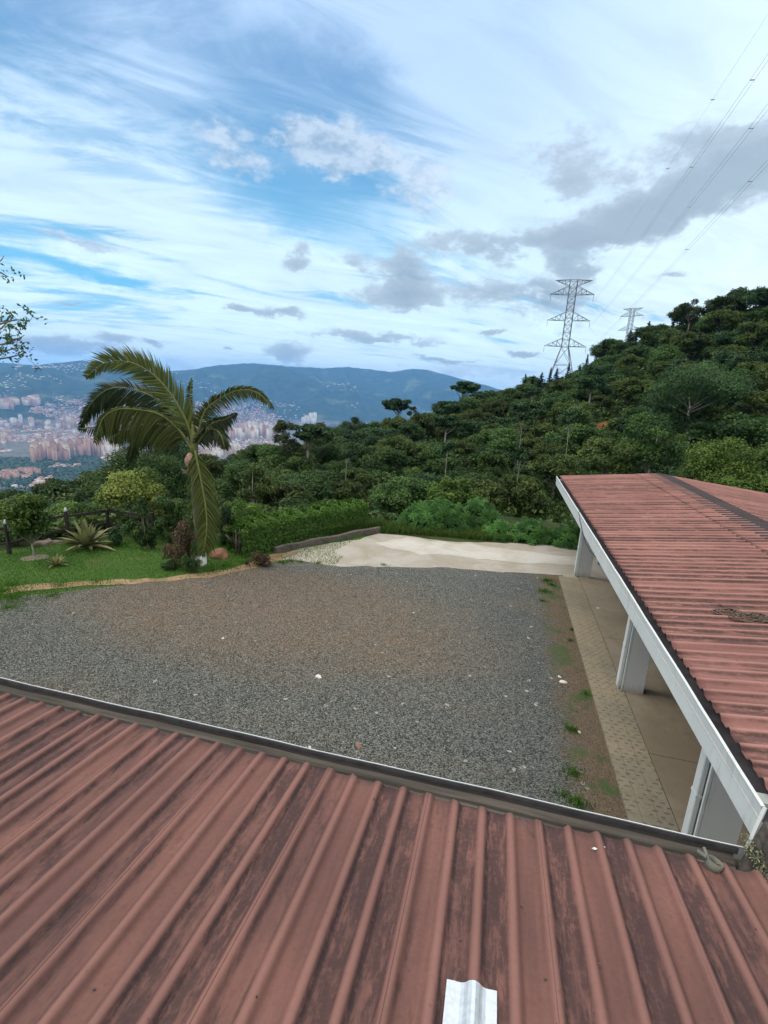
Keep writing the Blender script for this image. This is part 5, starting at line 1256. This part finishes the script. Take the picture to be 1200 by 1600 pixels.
def blob(px_, py_, sx, sy, amp=1.0, rotd=0, warp=True):
    a0, e0 = ang(px_, py_); sx = sx/FPX*57.3/max(.3, math.cos(R_(e0))); sy = sy/FPX*57.3*math.cos(R_(ang(px_, py_)[0]-AC))**.5
    du = t.m('SUBTRACT', azw if warp else az, a0); dv = t.m('SUBTRACT', elw if warp else el, e0)
    c, s = math.cos(R_(rotd)), math.sin(R_(rotd))
    p = t.m('MULTIPLY_ADD', du, c/sx, t.m('MULTIPLY', dv, s/sx)); q = t.m('MULTIPLY_ADD', dv, c/sy, t.m('MULTIPLY', du, -s/sy))
    r2 = t.m('ADD', t.m('MULTIPLY', p, p), t.m('MULTIPLY', q, q))
    return t.m('MULTIPLY', t.m('EXPONENT', t.m('MULTIPLY', r2, -1)), amp)
def total(lst):
    s = None
    for b_ in lst:
        v = blob(*b_); s = v if s is None else t.m('ADD', s, v)
    return s
veil = total([(60, 330, 330, 90, .9, -12), (330, 400, 260, 60, .85, -20), (520, 440, 220, 40, .8, -10), (120, 500, 330, 40, 1.0, -3), (470, 505, 260, 26, .8, -3), (20, 60, 170, 150, .55), (250, 150, 60, 90, .4, 30), (560, 0, 260, 30, .35), (880, 110, 300, 150, .85),
              (1150, 250, 240, 300, 1.0), (1080, 450, 260, 120, 1.1), (760, 300, 150, 130, .6), (860, 500, 260, 50, .9), (620, 570, 420, 20, 1.1, 0), (180, 550, 300, 24, 1.0), (1050, -150, 500, 150, .6)])
hole = total([(560, 140, 130, 90, .45, 0), (600, 315, 70, 30, .5, 0), (440, 340, 60, 26, .4, 0), (240, 452, 110, 11, .9, -8), (60, 408, 100, 10, .6, -6), (620, 400, 110, 14, .3, 0), (540, 525, 110, 10, .8), (790, 565, 90, 9, .7), (700, 500, 60, 14, .4), (130, 250, 120, 26, .35, -20), (380, 270, 90, 20, .3, 0)])
st1 = t.m('SUBTRACT', 1, t.m('ABSOLUTE', t.m('SUBTRACT', t.m('MULTIPLY', ci1, 2), 1)))
tex = t.m('ADD', t.m('ADD', t.m('MULTIPLY', t.ss(ci1, .34, .66), .55), t.m('MULTIPLY', t.ss(ci2, .36, .66), .45)), t.m('MULTIPLY', t.m('POWER', st1, 4), .25))
vm = t.m('SUBTRACT', t.m('ADD', t.m('MULTIPLY', veil, t.m('ADD', .10, t.m('MULTIPLY', tex, 1.15))), t.m('MULTIPLY', tex, .30)), t.m('MULTIPLY', hole, .75))
vm = t.ss(vm, .08, 1.5)
greyb = total([(1090, 300, 130, 30, 1.05, 18), (1000, 352, 85, 28, 1.1, 10), (1190, 245, 80, 36, .95, 10), (1110, 215, 40, 20, .8), (860, 375, 55, 18, 1.15, 0), (735, 380, 60, 16, 1.1, 0), (900, 235, 80, 45, .52, 0), (790, 455, 80, 18, 1.1, 0), (625, 412, 40, 28, .95, 0), (650, 440, 40, 22, .9), (630, 468, 66, 14, 1.2, 0), (865, 478, 46, 30, .95, 0),
               (895, 415, 24, 16, 1.1, 0), (455, 388, 26, 22, .95, 0), (470, 420, 20, 14, .9), (445, 550, 46, 16, 1.5, 0), (445, 488, 32, 10, 1.5, 0), (388, 485, 20, 8, 1.5, 0), (548, 405, 24, 12, .8, 0), (120, 545, 80, 10, 1.4, 0), (175, 530, 30, 8, 1.3, 0), (245, 537, 16, 6, 1.5, 0), (580, 525, 90, 8, 1.3, 0), (680, 563, 70, 6, 1.3, 0), (805, 550, 30, 6, 1.5, 0), (762, 520, 24, 7, 1.3, 0),
               (1040, 430, 22, 7, 1.1, 0), (110, 474, 20, 4, 1.2), (355, 546, 12, 4, 1.3), (910, 290, 70, 40, .5)])
whiteb = total([(340, 232, 46, 36, 1.2, 0), (455, 215, 30, 28, 1.4, 0), (492, 228, 20, 22, 1.3), (540, 222, 22, 30, 1.4, 0), (525, 250, 20, 18, 1.2), (592, 235, 24, 16, 1.25, 0), (580, 265, 26, 14, 1.2), (660, 285, 46, 36, 1.3, 0), (165, 385, 34, 9, 1.2, 0), (105, 370, 22, 5, 1.1, 0), (280, 566, 26, 8, 1.4, 0), (740, 578, 120, 9, 1.1, 0), (920, 380, 40, 14, 1.1), (640, 452, 50, 8, .8)])
det = t.m('ADD', t.m('ADD', t.m('MULTIPLY', n_s, .42), t.m('MULTIPLY', n_a, .22)), t.m('MULTIPLY', n_f, .36))
gm = t.ss(t.m('ADD', t.m('MULTIPLY', greyb, 1.0), t.m('MULTIPLY', t.m('SUBTRACT', det, .5), 4.6)), .30, 1.0)
gm = t.m('MULTIPLY', gm, t.ss(greyb, .08, .40))
wm = t.ss(t.m('ADD', t.m('MULTIPLY', whiteb, .95), t.m('MULTIPLY', t.m('SUBTRACT', det, .5), 4.2)), .28, 1.1)
wm = t.m('MULTIPLY', wm, t.ss(whiteb, .08, .45))
SKS = .082
skyc = t.mix(1.0, sky.outputs[0], (SKS, SKS*1.02, SKS*1.04), 'MULTIPLY')
blue = t.mix(t.ss(el, 3, 30), (.12, .42, .64), (.115, .25, .44))
skyc = t.mix(.90, skyc, blue)
veilc = t.mix(t.ss(el, 3, 30), (.52, .66, .70), (.33, .45, .62))
veilc = t.mix(t.ss(az, -8, 26), veilc, t.mix(t.ss(el, 0, 50), (.56, .66, .70), (.46, .58, .67)))
lum = t.m('ADD', .86, t.m('MULTIPLY', tex, .30)); vl = t.n('ShaderNodeVectorMath', operation='SCALE'); t.l(veilc, vl.inputs[0]); t.l(lum, vl.inputs['Scale']); veilc = vl.outputs[0]
c = t.mix(t.m('MULTIPLY', vm, .95), skyc, veilc)
c = t.mix(t.m('MULTIPLY', t.ss(el, 7, .5), .5), c, (.56, .66, .69))
c = t.mix(t.m('MULTIPLY', wm, .72), c, t.mix(t.ss(n_f, .35, .62), (.28, .36, .46), (.47, .54, .62)))
gcol = t.mix(t.ss(t.m('ADD', t.m('MULTIPLY', greyb, .45), t.m('MULTIPLY', t.m('ADD', n_s, n_f), .5)), .60, 1.25), (.37, .44, .51), (.21, .265, .32))
c = t.mix(t.m('MULTIPLY', gm, .80), c, gcol)
c = t.mix(t.m('MULTIPLY', t.ss(t.m('ABSOLUTE', t.m('ADD', az, 13)), 62, 95), .8), c, (.92, .88, .82))   # unseen bright sky added behind the camera to lift shaded faces
c = t.mix(t.m('MULTIPLY', t.ss(el, 36, 58), .85), c, (1.55, 1.45, 1.32))   # unseen bright sky added above the view to light the ground
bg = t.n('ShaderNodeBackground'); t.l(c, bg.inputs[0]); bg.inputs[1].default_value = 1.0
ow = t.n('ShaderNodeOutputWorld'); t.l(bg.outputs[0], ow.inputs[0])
W.cycles.sampling_method = 'MANUAL'; W.cycles.sample_map_resolution = 512
sl_ = bpy.data.lights.new('sun', 'SUN'); sl_.energy = 1.25; sl_.angle = R_(26); sl_.color = (1, .92, .80)
so = bpy.data.objects.new('sun', sl_); COL.objects.link(so)
dv = Vector((math.sin(R_(SUN_AZ))*math.cos(R_(SUN_EL)), math.cos(R_(SUN_AZ))*math.cos(R_(SUN_EL)), math.sin(R_(SUN_EL))))
so.rotation_euler = dv.to_track_quat('Z', 'Y').to_euler(); so.location = (0, 0, 60)

vs = sc.view_settings; vs.view_transform = 'Standard'; vs.look = 'None'; vs.exposure = .68; vs.gamma = 1; vs.use_curve_mapping = False
sc.render.engine = 'CYCLES'; cy = sc.cycles
cy.adaptive_threshold = .02; cy.max_bounces = 6; cy.diffuse_bounces = 3; cy.transmission_bounces = 4; cy.volume_bounces = 1; cy.transparent_max_bounces = 4; cy.use_denoising = True
try: cy.denoiser = 'OPENIMAGEDENOISE'
except Exception: pass
